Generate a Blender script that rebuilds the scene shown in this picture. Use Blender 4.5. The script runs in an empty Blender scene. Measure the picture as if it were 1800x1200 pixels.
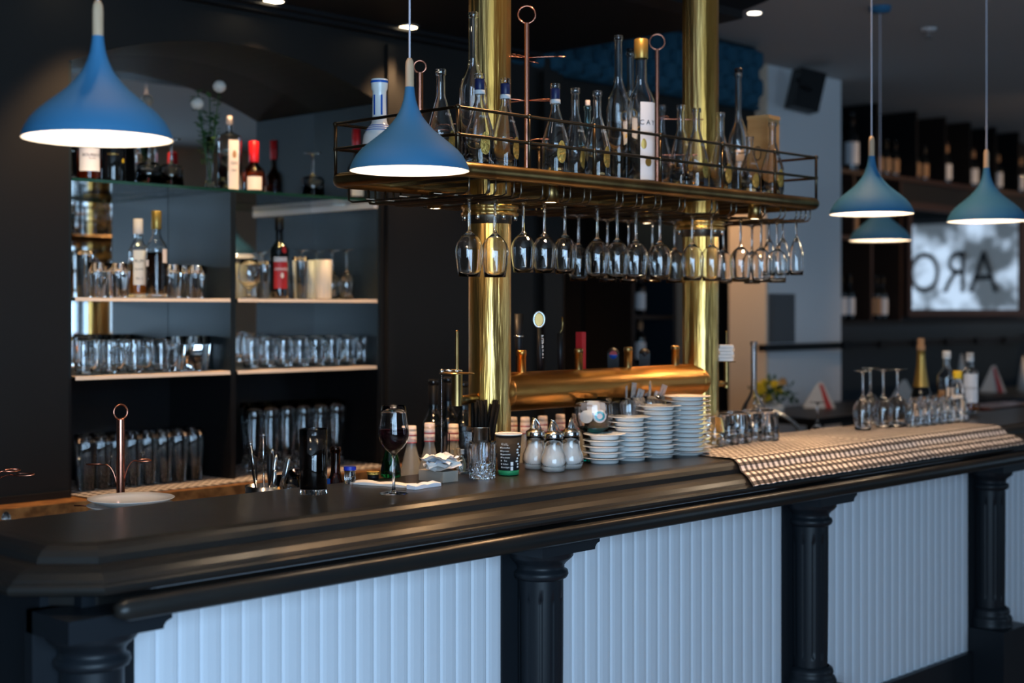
import bpy, math, random
from math import sin, cos, pi, atan2, radians as R
from mathutils import Vector, Matrix
random.seed(7)
S = bpy.context.scene
C = S.collection
# ------------------------------------------------------------------ camera
FOC, CX, HY, AX = 2500.0, 900.0, 545.0, 2425.0
TH = math.atan(AX / FOC); CT, ST = cos(TH), sin(TH)
EYE = 1.55
cam_d = bpy.data.cameras.new('camera'); cam = bpy.data.objects.new('camera', cam_d); C.objects.link(cam)
cam.location = (0, 0, EYE); cam.rotation_euler = (pi/2, 0, TH - pi/2)
cam_d.lens = 50; cam_d.sensor_width = 36; cam_d.shift_y = -(600 - HY) / 1800
cam_d.clip_start = .05; cam_d.clip_end = 60
cam_d.dof.use_dof = True; cam_d.dof.focus_distance = 3.5; cam_d.dof.aperture_fstop = 2.2
S.camera = cam
S.view_settings.view_transform = 'Standard'; S.view_settings.look = 'None'
S.view_settings.gamma = 1; S.view_settings.use_curve_mapping = False
S.view_settings.exposure = 0.0
W = bpy.data.worlds.new('world'); S.world = W; W.use_nodes = True
W.node_tree.nodes['Background'].inputs[0].default_value = (.45, .6, .8, 1)
W.node_tree.nodes['Background'].inputs[1].default_value = .05
WINDOW_POWER = 11.5; WINDOW_COL = (.47, .72, 1.0)
SPOT_COL = (1.0, .60, .30); LAMP_POWER = 30.0

def light(name, kind, loc, power, col, direc=None, size=.03, angle=70, blend=.6):
    d = bpy.data.lights.new(name, kind); d.energy = power; d.color = col
    if kind == 'SPOT': d.spot_size = R(angle); d.spot_blend = blend
    d.shadow_soft_size = size
    o = bpy.data.objects.new(name, d); C.objects.link(o); o.location = loc
    if direc: o.rotation_euler = Vector(direc).to_track_quat('-Z', 'Y').to_euler()
    return o
# ------------------------------------------------------------------ where a point of the photo lies on a plane
def _ray(x, y=545):
    u = (x - CX) / FOC
    return CT + u*ST, ST - u*CT, -(y - HY) / FOC
def onZ(x, y, z):
    r = _ray(x, y); t = (z - EYE) / r[2]; return r[0]*t, r[1]*t
def onY(x, Y, y=545):
    r = _ray(x, y); t = Y / r[1]; return r[0]*t, EYE + r[2]*t
def onX(x, X, y=545):
    r = _ray(x, y); t = X / r[0]; return r[1]*t, EYE + r[2]*t
def face(x, y): return atan2(-y, -x)
# ------------------------------------------------------------------ materials
def mat(name, col, rough=.5, metal=0, trans=0, ior=1.45, emit=None, es=0, coat=0, spec=.5, noise=None, bump=None, alpha=1):
    m = bpy.data.materials.new(name); m.use_nodes = True
    nt = m.node_tree; b = nt.nodes['Principled BSDF']
    b.inputs['Base Color'].default_value = (*col, 1); b.inputs['Roughness'].default_value = rough
    b.inputs['Metallic'].default_value = metal; b.inputs['Transmission Weight'].default_value = trans
    b.inputs['IOR'].default_value = ior; b.inputs['Coat Weight'].default_value = coat
    b.inputs['Specular IOR Level'].default_value = spec
    if emit: b.inputs['Emission Color'].default_value = (*emit, 1); b.inputs['Emission Strength'].default_value = es
    if noise or bump:
        tc = nt.nodes.new('ShaderNodeTexCoord'); mp = nt.nodes.new('ShaderNodeMapping')
        nt.links.new(tc.outputs['Object'], mp.inputs[0])
    if noise:   # (scale xyz, col2, lo, hi)
        sc, c2, lo, hi = noise
        mp.inputs['Scale'].default_value = sc
        n = nt.nodes.new('ShaderNodeTexNoise'); n.inputs['Scale'].default_value = 1; n.inputs['Detail'].default_value = 5
        nt.links.new(mp.outputs[0], n.inputs['Vector'])
        r = nt.nodes.new('ShaderNodeValToRGB'); r.color_ramp.elements[0].position = lo; r.color_ramp.elements[1].position = hi
        r.color_ramp.elements[0].color = (*col, 1); r.color_ramp.elements[1].color = (*c2, 1)
        nt.links.new(n.outputs['Fac'], r.inputs[0]); nt.links.new(r.outputs[0], b.inputs['Base Color'])
    if bump:    # (scale xyz, strength)
        mp2 = nt.nodes.new('ShaderNodeMapping'); nt.links.new(tc.outputs['Object'], mp2.inputs[0])
        mp2.inputs['Scale'].default_value = bump[0]
        n2 = nt.nodes.new('ShaderNodeTexNoise'); n2.inputs['Scale'].default_value = 1; n2.inputs['Detail'].default_value = 4
        nt.links.new(mp2.outputs[0], n2.inputs['Vector'])
        bp = nt.nodes.new('ShaderNodeBump'); bp.inputs['Strength'].default_value = bump[1]; bp.inputs['Distance'].default_value = .01
        nt.links.new(n2.outputs['Fac'], bp.inputs['Height']); nt.links.new(bp.outputs[0], b.inputs['Normal'])
    return m
M = {}
M['glass'] = mat('clear_glass', (1, 1, 1), .0, trans=1, ior=1.47)
def airy(m, f, col=(1, 1, 1)):
    nt = m.node_tree; b = nt.nodes['Principled BSDF']; o = nt.nodes['Material Output']
    t = nt.nodes.new('ShaderNodeBsdfTransparent'); t.inputs[0].default_value = (*col, 1); x = nt.nodes.new('ShaderNodeMixShader'); x.inputs[0].default_value = f
    nt.links.new(b.outputs[0], x.inputs[1]); nt.links.new(t.outputs[0], x.inputs[2]); nt.links.new(x.outputs[0], o.inputs['Surface'])
def sheet_glass(name, tint):
    m = bpy.data.materials.new(name); m.use_nodes = True; nt = m.node_tree; nt.nodes.remove(nt.nodes['Principled BSDF'])
    t = nt.nodes.new('ShaderNodeBsdfTransparent'); t.inputs[0].default_value = (*tint, 1); g = nt.nodes.new('ShaderNodeBsdfGlossy'); g.inputs['Roughness'].default_value = .02
    f = nt.nodes.new('ShaderNodeFresnel'); f.inputs[0].default_value = 1.45; x = nt.nodes.new('ShaderNodeMixShader')
    nt.links.new(f.outputs[0], x.inputs[0]); nt.links.new(t.outputs[0], x.inputs[1]); nt.links.new(g.outputs[0], x.inputs[2]); nt.links.new(x.outputs[0], nt.nodes['Material Output'].inputs['Surface'])
    return m
M['glass_rib'] = mat('cut_glass', (1, 1, 1), .01, trans=1, ior=1.5, bump=((90, 90, 40), .6))
M['glass_green'] = mat('green_glass', (.02, .35, .1), .02, trans=1)
M['glass_teal'] = mat('teal_glass', (.0, .28, .33), .02, trans=1)
M['glass_aqua'] = mat('aqua_glass', (.75, .95, .95), .0, trans=1)
M['glass_brown'] = mat('brown_glass', (.25, .09, .02), .02, trans=1)
M['glass_dark'] = mat('dark_bottle_glass', (.004, .006, .008), .05, spec=.8)
M['frosted'] = mat('frosted_glass', (.9, .88, .82), .45, trans=.55)
M['shelf_glass'] = sheet_glass('shelf_glass', (.80, .90, .86)); M['glass_edge'] = mat('green_glass_edge', (.01, .05, .035), .1)
M['wine'] = mat('red_wine', (.012, .001, .003), .03)
M['cola'] = mat('cola', (.006, .003, .002), .03)
M['amber'] = mat('amber_liquor', (.55, .18, .02), .05, trans=.6)
M['brass'] = mat('brass', (.68, .37, .085), .30, 1, noise=((14, 14, 1.0), (.96, .67, .27), .35, .7), bump=((38, 38, 1.6), .8))
M['brass_warm_lit'] = mat('warm_lit_brass', (.42, .17, .035), .31, 1, noise=((1.5, 12, 12), (.80, .38, .10), .35, .7), bump=((6, 30, 30), .3))  # pipe brass reddened: the orange of warm lamplight is in the colour
M['brass_old'] = mat('aged_brass', (.20, .12, .045), .33, 1, noise=((8, 8, 8), (.42, .27, .10), .4, .7))
M['gold'] = mat('gold_foil', (.55, .36, .09), .42, .8, bump=((120, 120, 120), .7))
M['copper'] = mat('copper', (.72, .30, .20), .22, 1)
M['steel'] = mat('steel', (.62, .62, .62), .18, 1)
M['wire'] = mat('bronze_wire', (.17, .14, .11), .3, 1)
M['rail'] = mat('dark_bronze_rail', (.11, .08, .05), .3, 1)
M['lamp_blue'] = mat('blue_lacquer', (.036, .155, .300), .65, spec=.25)
M['lamp_in'] = mat('white_enamel', (.93, .88, .80), .5)
M['bulb'] = mat('bulb', (1, 1, 1), .5, emit=(1, .80, .58), es=22)
M['spot_on'] = mat('spot_face', (1, 1, 1), .5, emit=(1, .80, .52), es=14)
M['spot_cool'] = mat('ceiling_spot_face', (1, 1, 1), .5, emit=(1, .9, .75), es=9)
M['cord'] = mat('white_cord', (.62, .62, .72), .6)
M['wood'] = mat('pale_wood', (.50, .33, .20), .55, noise=((60, 60, 6), (.66, .48, .32), .3, .7))
M['counter'] = mat('dark_counter_lacquer', (.012, .012, .012), .30, spec=.32, noise=((3, 3, 3), (.017, .015, .013), .4, .6), bump=((14, 14, 14), .06))
M['counter_body'] = mat('dark_counter_paint', (.009, .012, .016), .42, spec=.35)
M['panel'] = mat('white_slats', (.66, .70, .76), .45)
M['wall_dark'] = mat('dark_wall_paint', (.014, .0138, .0135), .5, spec=.25)
M['niche'] = mat('slate_blue_paint', (.011, .017, .020), .48, spec=.3)
M['soffit'] = mat('canopy_paint', (.007, .0075, .009), .5, spec=.3)
M['ceil'] = mat('grey_ceiling_paint', (.46, .44, .43), .8)
M['cream'] = mat('cream_wall_paint', (.78, .64, .50), .8)
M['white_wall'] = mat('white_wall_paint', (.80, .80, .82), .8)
M['grey'] = mat('grey_paint', (.12, .12, .125), .6)
M['blue_door'] = mat('blue_door_paint', (.06, .25, .45), .5)
M['navy'] = mat('navy_paint', (.008, .017, .028), .45)
M['tuft'] = mat('blue_velvet', (.018, .078, .13), .8, spec=.2)
M['button'] = mat('shade_dark_button', (.004, .015, .03), .8)  # button colour darkened to carry the shade inside the dimples
M['floor'] = mat('floor_wood', (.14, .095, .065), .5, noise=((2, 14, 2), (.22, .15, .10), .3, .7))
M['mirror'] = mat('mirror', (.80, .82, .82), .02, 1)
M['porcelain'] = mat('porcelain', (.80, .80, .78), .18, coat=.3)
M['liner'] = mat('cream_shelf_liner', (.80, .66, .52), .7)
M['paper'] = mat('white_paper', (.80, .76, .72), .7)
M['paper_blue'] = mat('receipt_paper', (.72, .76, .84), .7)
M['card'] = mat('grey_card', (.33, .28, .23), .6)
M['black'] = mat('black_plastic', (.006, .006, .007), .45, spec=.3)
M['black_paper'] = mat('black_paper', (.010, .010, .011), .7, spec=.2)
M['straw'] = mat('black_straw', (.003, .003, .003), .7, spec=.12)
M['green'] = mat('green_print', (.02, .28, .10), .5)
M['leaf'] = mat('leaf', (.03, .09, .03), .6)
M['rose'] = mat('cream_rose', (.75, .66, .58), .7)
M['yellow'] = mat('yellow_petals', (.75, .50, .02), .6)
M['red'] = mat('red_wax', (.55, .01, .015), .3)
M['red_label'] = mat('red_label', (.38, .015, .018), .5)
M['navyfoil'] = mat('navy_foil', (.008, .015, .07), .4)
M['bluepaint'] = mat('cobalt_glaze', (.01, .09, .45), .25)
M['silver'] = mat('silver_label', (.55, .58, .60), .5)
M['label'] = mat('cream_label', (.78, .70, .62), .6)
M['label_w'] = mat('white_label', (.70, .72, .76), .6)
M['label_d'] = mat('brown_label', (.35, .20, .10), .6)
M['cork'] = mat('cork', (.50, .34, .19), .8)
M['capw'] = mat('white_cap', (.80, .66, .58), .5)
M['ink'] = mat('ink', (.015, .015, .02), .6)
M['ink_red'] = mat('red_ink', (.5, .04, .05), .6)
M['ink_w'] = mat('white_ink', (.8, .8, .8), .6)
M['goldcap'] = mat('gold_cap', (.42, .27, .07), .35, .7)
M['sugar'] = mat('sugar', (.88, .86, .82), .9)
M['butcher'] = mat('butcher_block', (.16, .07, .025), .35, noise=((26, 60, 26), (.42, .20, .07), .35, .65))
M['boxwood'] = mat('wooden_box', (.38, .20, .07), .5, noise=((8, 8, 40), (.50, .30, .12), .3, .7))
M['syrup_glass'] = mat('misted_glass', (.80, .78, .72), .22, trans=.78)
M['plastic'] = mat('clear_wrap', (.8, .8, .82), .12, trans=.8)
M['window'] = mat('daylight_pane', (1, 1, 1), .5, emit=WINDOW_COL, es=WINDOW_POWER)
M['window_dim'] = mat('shaded_daylight_pane', (1, 1, 1), .5, emit=WINDOW_COL, es=2.6)
M['window2'] = mat('street_pane', (1, 1, 1), .5, emit=(.62, .80, 1), es=1.05, noise=None)
M['frame'] = mat('window_frame', (.03, .03, .035), .5)
M['blue_lid'] = mat('blue_lid', (.01, .03, .35), .35)
M['brown_shelf'] = mat('brown_shelf', (.035, .016, .010), .5)

def gingham():
    m = bpy.data.materials.new('checked_cloth'); m.use_nodes = True; nt = m.node_tree; b = nt.nodes['Principled BSDF']
    b.inputs['Roughness'].default_value = .9
    uv = nt.nodes.new('ShaderNodeUVMap'); sp = nt.nodes.new('ShaderNodeSeparateXYZ'); nt.links.new(uv.outputs[0], sp.inputs[0])
    outs = []
    for ax in ('X', 'Y'):
        f = nt.nodes.new('ShaderNodeMath'); f.operation = 'FRACT'; nt.links.new(sp.outputs[ax], f.inputs[0])
        g = nt.nodes.new('ShaderNodeMath'); g.operation = 'GREATER_THAN'; g.inputs[1].default_value = .52
        nt.links.new(f.outputs[0], g.inputs[0]); outs.append(g)
    a = nt.nodes.new('ShaderNodeMath'); a.operation = 'ADD'; nt.links.new(outs[0].outputs[0], a.inputs[0]); nt.links.new(outs[1].outputs[0], a.inputs[1])
    h = nt.nodes.new('ShaderNodeMath'); h.operation = 'MULTIPLY'; h.inputs[1].default_value = .5; nt.links.new(a.outputs[0], h.inputs[0])
    r = nt.nodes.new('ShaderNodeValToRGB'); e = r.color_ramp.elements; e[0].color = (.80, .72, .68, 1); e[1].color = (.012, .012, .014, 1)
    e[1].position = 1; k = r.color_ramp.elements.new(.5); k.color = (.13, .11, .105, 1)
    nt.links.new(h.outputs[0], r.inputs[0]); nt.links.new(r.outputs[0], b.inputs['Base Color'])
    return m
M['gingham'] = gingham()
# ------------------------------------------------------------------ mesh builder
class MB:
    def __init__(s): s.v = []; s.f = []; s.sm = []
    def add(s, vs, fs, smooth=False):
        n = len(s.v); s.v += [tuple(p) for p in vs]
        for f in fs: s.f.append(tuple(i + n for i in f)); s.sm.append(smooth)
        return s
    def box(s, x0, x1, y0, y1, z0, z1, rot=0, piv=None):
        vs = [(x, y, z) for z in (z0, z1) for y in (y0, y1) for x in (x0, x1)]
        if rot:
            px, py = piv or ((x0+x1)/2, (y0+y1)/2)
            vs = [(px + (x-px)*cos(rot) - (y-py)*sin(rot), py + (x-px)*sin(rot) + (y-py)*cos(rot), z) for x, y, z in vs]
        return s.add(vs, [(0, 2, 3, 1), (4, 5, 7, 6), (0, 1, 5, 4), (2, 6, 7, 3), (0, 4, 6, 2), (1, 3, 7, 5)])
    def lathe(s, prof, seg=32, c=(0, 0, 0), rf=None, axis='z', smooth=True):
        vs = []; idx = []
        for r, z in prof:
            if r < 1e-7: idx.append([len(vs)]); vs.append((0, 0, z))
            else:
                ring = []
                for k in range(seg):
                    a = 2*pi*k/seg; rr = r * (rf(a, z) if rf else 1)
                    ring.append(len(vs)); vs.append((rr*cos(a), rr*sin(a), z))
                idx.append(ring)
        fs = []
        for A, B in zip(idx, idx[1:]):
            if len(A) == 1 and len(B) == 1: continue
            for k in range(seg):
                j = (k+1) % seg
                if len(A) == 1: fs.append((A[0], B[j], B[k]))
                elif len(B) == 1: fs.append((A[k], A[j], B[0]))
                else: fs.append((A[k], A[j], B[j], B[k]))
        if axis == 'x': vs = [(z, y, -x) for x, y, z in vs]
        if axis == 'y': vs = [(x, z, -y) for x, y, z in vs]
        vs = [(x+c[0], y+c[1], z+c[2]) for x, y, z in vs]
        return s.add(vs, fs, smooth)
    def cyl(s, r, z0, z1, c=(0, 0), seg=24, r1=None):
        r1 = r if r1 is None else r1
        s.lathe([(0, z0), (r, z0)], seg, (c[0], c[1], 0), smooth=False)
        s.lathe([(r, z0), (r1, z1)], seg, (c[0], c[1], 0))
        return s.lathe([(r1, z1), (0, z1)], seg, (c[0], c[1], 0), smooth=False)
    def tube(s, pts, r, seg=8, closed=False):
        P = [Vector(p) for p in pts]; n = len(P); vs = []; up = None
        for i, p in enumerate(P):
            a = P[i-1] if (i or closed) else p; b = P[(i+1) % n] if (i < n-1 or closed) else p
            t = (b - a).normalized()
            if up is None: up = Vector((0, 0, 1)) if abs(t.z) < .9 else Vector((1, 0, 0))
            u = t.cross(up); 
            if u.length < 1e-4: u = t.cross(Vector((.3, 1, .2)))
            u.normalize(); w = u.cross(t).normalized(); up = w
            rr = r[i] if isinstance(r, (list, tuple)) else r
            for k in range(seg):
                an = 2*pi*k/seg; vs.append(p + u*cos(an)*rr + w*sin(an)*rr)
        fs = []
        for i in range(n if closed else n-1):
            for k in range(seg):
                a = i*seg+k; b = i*seg+(k+1) % seg; j = (i+1) % n
                fs.append((a, b, j*seg+(k+1) % seg, j*seg+k))
        if not closed: fs += [tuple(range(seg))[::-1], tuple(range((n-1)*seg, n*seg))]
        return s.add(vs, fs, True)
    def patch(s, Rr, a0, a1, z0, z1, n=10, shape='rect', R1=None):
        vs = []; fs = []
        if shape == 'rect':
            for i in range(n+1):
                a = a0 + (a1-a0)*i/n
                vs += [(Rr*cos(a), Rr*sin(a), z0), ((R1 or Rr)*cos(a), (R1 or Rr)*sin(a), z1)]
            fs = [(2*i, 2*i+2, 2*i+3, 2*i+1) for i in range(n)]
        else:       # oval
            ac, zc, ra, rz = (a0+a1)/2, (z0+z1)/2, (a1-a0)/2, (z1-z0)/2
            vs = [(Rr*cos(ac), Rr*sin(ac), zc)]
            for k in range(20):
                t = 2*pi*k/20; a = ac + ra*cos(t)*(1 - .15*sin(t)); vs.append((Rr*cos(a), Rr*sin(a), zc + rz*sin(t)))
            fs = [(0, 1+k, 1+(k+1) % 20) for k in range(20)]
        return s.add(vs, fs, True)
    def ball(s, r, c, seg=12, rings=8, sz=1, jit=0):
        pr = [(r*sin(pi*i/rings), -r*sz*cos(pi*i/rings)) for i in range(rings+1)]
        pr[0] = (0, -r*sz); pr[-1] = (0, r*sz)
        return s.lathe(pr, seg, c, rf=(lambda a, z: 1 + jit*sin(5*a+z*300)) if jit else None)
    def mesh(s, name):
        m = bpy.data.meshes.new(name); m.from_pydata(s.v, [], s.f); m.polygons.foreach_set('use_smooth', s.sm); m.update(); return m
def obj(name, mb, m, parent=None, loc=None, rz=0, label=None):
    me = mb.mesh(name) if isinstance(mb, MB) else mb
    if isinstance(m, str): m = M[m]
    if not me.materials: me.materials.append(m)
    o = bpy.data.objects.new(name, me); C.objects.link(o); o.parent = parent
    if loc: o.location = loc
    o.rotation_euler.z = rz
    if label: o['label'] = label
    return o
def tag(o, label, cat, group=None, kind=None):
    o['label'] = label; o['category'] = cat
    if group: o['group'] = group
    if kind: o['kind'] = kind
    return o
def thing(name, loc, label, cat, group=None, rz=0, sc=1):
    o = bpy.data.objects.new(name, None); C.objects.link(o); o.location = loc; o.rotation_euler.z = rz
    o.scale = (sc,)*3 if not isinstance(sc, tuple) else sc
    o.empty_display_size = .05
    return tag(o, label, cat, group)
def struct(name, mb, m, parent=None):
    o = obj(name, mb, m, parent); o['kind'] = 'structure'; return o
def dup(root, loc, label, rz=0, sc=1, group=None):
    r = root.copy(); C.objects.link(r); r.location = loc; r.rotation_euler.z = rz
    r.scale = (sc,)*3 if not isinstance(sc, tuple) else sc
    r['label'] = label
    if group: r['group'] = group
    for ch in list(root.children):
        c = ch.copy(); C.objects.link(c); c.parent = r
        for g in list(ch.children):
            d = g.copy(); C.objects.link(d); d.parent = c
    return r
class Kind:
    """first call moves the thing itself, every later call copies it"""
    def __init__(s, make): s.make = make; s.o = None
    def put(s, loc, label, rz=0, sc=1, group=None):
        if s.o is None:
            s.o = s.make(); s.o.location = loc; s.o.rotation_euler.z = rz
            s.o.scale = (sc,)*3 if not isinstance(sc, tuple) else sc
            s.o['label'] = label
            if group: s.o['group'] = group
            return s.o
        return dup(s.o, loc, label, rz, sc, group)
_tc = {}
def text_geo(t, size):
    if (t, size) in _tc: return _tc[t, size]
    cu = bpy.data.curves.new('t', 'FONT'); cu.body = t; cu.size = size; cu.align_x = 'CENTER'; cu.align_y = 'CENTER'; cu.resolution_u = 3
    o = bpy.data.objects.new('t', cu); C.objects.link(o)
    dg = bpy.context.evaluated_depsgraph_get(); me = bpy.data.meshes.new_from_object(o.evaluated_get(dg))
    r = ([tuple(v.co) for v in me.vertices], [tuple(p.vertices) for p in me.polygons])
    bpy.data.objects.remove(o); bpy.data.curves.remove(cu); bpy.data.meshes.remove(me); _tc[t, size] = r; return r
def text_on(mb, t, size, Rr, a, z, sx=1):
    vs, fs = text_geo(t, size); return mb.add([(Rr*cos(a + sx*x/Rr), Rr*sin(a + sx*x/Rr), z + y) for x, y, _ in vs], fs)
def ordn(i, n=99):
    w = ['leftmost', 'second from left', 'third from left', 'fourth from left', 'fifth from left', 'sixth from left', 'seventh from left', 'eighth from left',
         'ninth from left', 'tenth from left', 'eleventh from left', 'twelfth from left', 'thirteenth from left', 'fourteenth from left', 'fifteenth from left', 'sixteenth from left']
    return 'rightmost' if i == n-1 else w[i]

# ================================================================== THE ROOM
CEIL = 2.92
struct('floor', MB().box(-3, 13, -1.3, 7, -.05, 0), 'floor')
struct('ceiling', MB().box(-3, 13, -1.3, 7, CEIL, CEIL+.05), 'ceil')
struct('wall_left', MB().box(-3.1, -3, -1.3, 7, 0, CEIL), 'wall_dark')
struct('wall_rear', MB().box(-3, 13, 6.0, 6.1, 0, CEIL), 'cream')
# wall behind the photographer, with its street windows
wins = [(-2.8, -1.1), (-.8, 1.2), (5.3, 6.25), (9.6, 11.2)]
wf = MB(); x = -3
for a, b in wins: wf.box(x, a, -1.3, -1.2, 0, CEIL); wf.box(a, b, -1.3, -1.2, 0, .45); wf.box(a, b, -1.3, -1.2, 2.55, CEIL); x = b
wf.box(x, 13, -1.3, -1.2, 0, CEIL)
struct('wall_front', wf, 'wall_dark')
struct('wall_front_pier', MB().box(6.3, 8.6, -1.2, -1.17, 0, CEIL), 'cream')
for i, (a, b) in enumerate(wins):
    w = struct('window_%d' % (i+1), MB().box(a, a+.05, -1.28, -1.18, .45, 2.55).box(b-.05, b, -1.28, -1.18, .45, 2.55).box(a, b, -1.28, -1.18, .45, .5).box(a, b, -1.28, -1.18, 2.5, 2.55)
               .box((a+b)/2-.02, (a+b)/2+.02, -1.27, -1.2, .5, 2.5), 'frame')
    obj('pane', MB().add([(a+.05, -1.25, .5), (b-.05, -1.25, .5), (b-.05, -1.25, 2.5), (a+.05, -1.25, 2.5)], [(0, 1, 2, 3)]), 'window' if i < 2 else 'window_dim', w)
# right end wall with the lettered street window
ry0, ry1, rz0, rz1 = 2.2, 4.2, 1.35, 2.45
wr = MB().box(13, 13.1, -1.3, ry0, 0, CEIL).box(13, 13.1, ry1, 7, 0, CEIL).box(13, 13.1, ry0, ry1, 0, rz0).box(13, 13.1, ry0, ry1, rz1, CEIL)
struct('wall_right', wr, 'wall_dark')
w = struct('window_5', MB().box(12.98, 13.08, ry0, ry0+.05, rz0, rz1).box(12.98, 13.08, ry1-.05, ry1, rz0, rz1).box(12.98, 13.08, ry0, ry1, rz0, rz0+.05).box(12.98, 13.08, ry0, ry1, rz1-.05, rz1), 'frame')
m = M['window2']; nt = m.node_tree; tc = nt.nodes.new('ShaderNodeTexCoord'); nz = nt.nodes.new('ShaderNodeTexNoise'); nz.inputs['Scale'].default_value = 3.5; nz.inputs['Detail'].default_value = 4
rp = nt.nodes.new('ShaderNodeValToRGB'); rp.color_ramp.elements[0].position = .42; rp.color_ramp.elements[0].color = (.05, .06, .07, 1); rp.color_ramp.elements[1].position = .60; rp.color_ramp.elements[1].color = (.62, .78, 1, 1)
nt.links.new(tc.outputs['Object'], nz.inputs['Vector']); nt.links.new(nz.outputs['Fac'], rp.inputs[0]); nt.links.new(rp.outputs[0], nt.nodes['Principled BSDF'].inputs['Emission Color'])
obj('pane', MB().add([(13.05, ry0, rz0), (13.05, ry1, rz0), (13.05, ry1, rz1), (13.05, ry0, rz1)], [(0, 1, 2, 3)]), 'window2', w)
tb = MB(); vs, fs = text_geo('ARO', .62)
tb.add([(13.03, 2.93 - vx*.74, 1.90 + vy*.95) for vx, vy, _ in vs], fs)
obj('lettering', tb, 'frame', w, label='dark painted window letters')
# back bar wall (plane y=4.2) with its arched niche
BX0, BX1, DV = 2.286, 3.60, 2.917
Y0 = 4.2
ZS, ZA = 2.35, 2.49
archpts = []
for i in range(25):
    t = i/24; xx = BX0 + (BX1-BX0)*t; archpts.append((xx, ZS + (ZA-ZS)*(1-(2*t-1)**2)))
struct('wall_back_left', MB().box(-3, BX0, Y0, 4.72, 0, CEIL), 'wall_dark')
struct('wall_back_right', MB().box(BX1, 4.62, Y0, 4.72, 0, CEIL), 'wall_dark')
wb = MB()
vs = []; fs = []
for x_, z_ in archpts: vs += [(x_, Y0, z_), (x_, Y0, CEIL), (x_, 4.6, z_), (x_, 4.6, CEIL)]
for i in range(24):
    a = 4*i; b = a+4; fs += [(a, b, b+1, a+1), (a+2, a, b, b+2), (a+3, a+2, b+2, b+3)]
wb.add(vs, fs)
struct('wall_back_arch', wb, 'wall_dark')
struct('trim_1', MB().box(BX0-.004, BX0+.012, Y0+.004, 4.6, 1.33, ZS).box(BX1-.012, BX1+.004, Y0+.004, 4.6, 1.33, ZS), 'niche')
struct('trim_3', MB().box(BX0-.004, BX0+.012, Y0+.004, 4.6, .952, 1.33).box(BX1-.012, BX1+.004, Y0+.004, 4.6, .952, 1.33).box(BX0+.012, BX1-.012, 4.59, 4.612, .952, 1.325), 'black')
for i_, (a, b, c) in enumerate(((BX1+.02, BX1+.06, .02), (4.16, 4.22, .025), (4.5, 4.62, .03))): struct('trim_%d' % (4+i_), MB().box(a, b, Y0-c, Y0-.0005, .975, 2.58), 'wall_dark')
struct('wall_niche', MB().box(BX0-.1, BX1+.1, 4.62, 4.7, 0, CEIL), 'wall_dark')
# header wall with tufted velvet band, opening below
struct('wall_header', MB().box(4.62, 6.2, Y0+.05, 4.4, 2.10, CEIL), 'wall_dark')
ut = MB(); tz0, tz1, tx0, tx1 = 2.585, 2.905, 4.30, 6.20
nx, nz_ = 420, 70
pitch, row = .125, .072; vs = []; fs = []
for j in range(nz_+1):
    for i in range(nx+1):
        X_ = tx0 + (tx1-tx0)*i/nx; Z_ = tz0 + (tz1-tz0)*j/nz_
        v = (Z_-tz0-.04)/row; k0 = round(v); dep = 0
        for q in (k0-1, k0, k0+1):
            uu = (X_-tx0)/pitch - (.5 if q % 2 else 0); du = (uu-round(uu))*pitch; dv = (v-q)*row
            dep += math.exp(-(du*du+dv*dv)/(2*.0165**2))
        a = (X_-tx0)/pitch*2; crease = max(math.exp(-(((a+v) % 2 - 1)/.13)**2), math.exp(-(((a-v) % 2 - 1)/.13)**2)) if False else 0
        g1 = min((a+v) % 2, 2-(a+v) % 2)*.05; g2 = min((a-v) % 2, 2-(a-v) % 2)*.05
        crease = math.exp(-(min(g1, g2)/.006)**2)
        e = min(1, min(X_-tx0, tx1-X_, Z_-tz0, tz1-Z_)/.03 + .05)
        vs.append((X_, Y0 + .052 - (.075 - .062*min(1, dep) - .012*crease)*math.sqrt(max(0, e)), Z_))
for j in range(nz_):
    for i in range(nx): a = j*(nx+1)+i; fs.append((a, a+1, a+nx+2, a+nx+1))
ut.add(vs, fs, True).box(tx0, tx1, Y0+.05, Y0+.07, tz0, tz1)
tp = thing('tufted_panel', (0, 0, 0), 'deep buttoned blue velvet band high on the wall under the ceiling', 'upholstered panel')
obj('velvet', ut, 'tuft', tp)
bt = MB()
for q in range(5):
    for p_ in range(16):
        X_ = tx0 + (p_ + (.5 if q % 2 else 0))*pitch; Z_ = tz0+.04+q*row
        if tx0+.02 < X_ < tx1-.02 and tz0+.02 < Z_ < tz1-.02: bt.ball(.019, (X_, Y0+.030, Z_), 8, 6)
obj('buttons', bt, 'button', tp)['kind'] = 'stuff'
# dark canopy over the back bar, flaring crown at its right end
cp = MB(); zc = 2.64
def ring(y, xr, z): return [(-3, y, z), (xr, y, z)]
prof = [(0, 0), (.06, .02), (.06, .05), (.13, .09), (.13, .13), (.22, .20), (.22, CEIL-zc)]
for k in range(len(prof)-1):
    (o0, h0), (o1, h1) = prof[k], prof[k+1]
    A = [(-3, 3.2-o0, zc+h0), (4.44+o0, 3.2-o0, zc+h0), (4.44+o0, Y0+.04, zc+h0)]
    B = [(-3, 3.2-o1, zc+h1), (4.44+o1, 3.2-o1, zc+h1), (4.44+o1, Y0+.04, zc+h1)]
    cp.add(A+B, [(0, 1, 4, 3), (1, 2, 5, 4)])
cp.add([(-3, 3.2, zc), (4.44, 3.2, zc), (4.44, Y0, zc), (-3, Y0, zc)], [(0, 1, 2, 3)])
for k, (w_, h_) in enumerate([(.05, .03), (.09, .015)]): cp.box(-3, 4.43, Y0-w_, Y0+.001, zc-h_, zc+.001)
struct('ceiling_canopy', cp, 'soffit')
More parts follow.
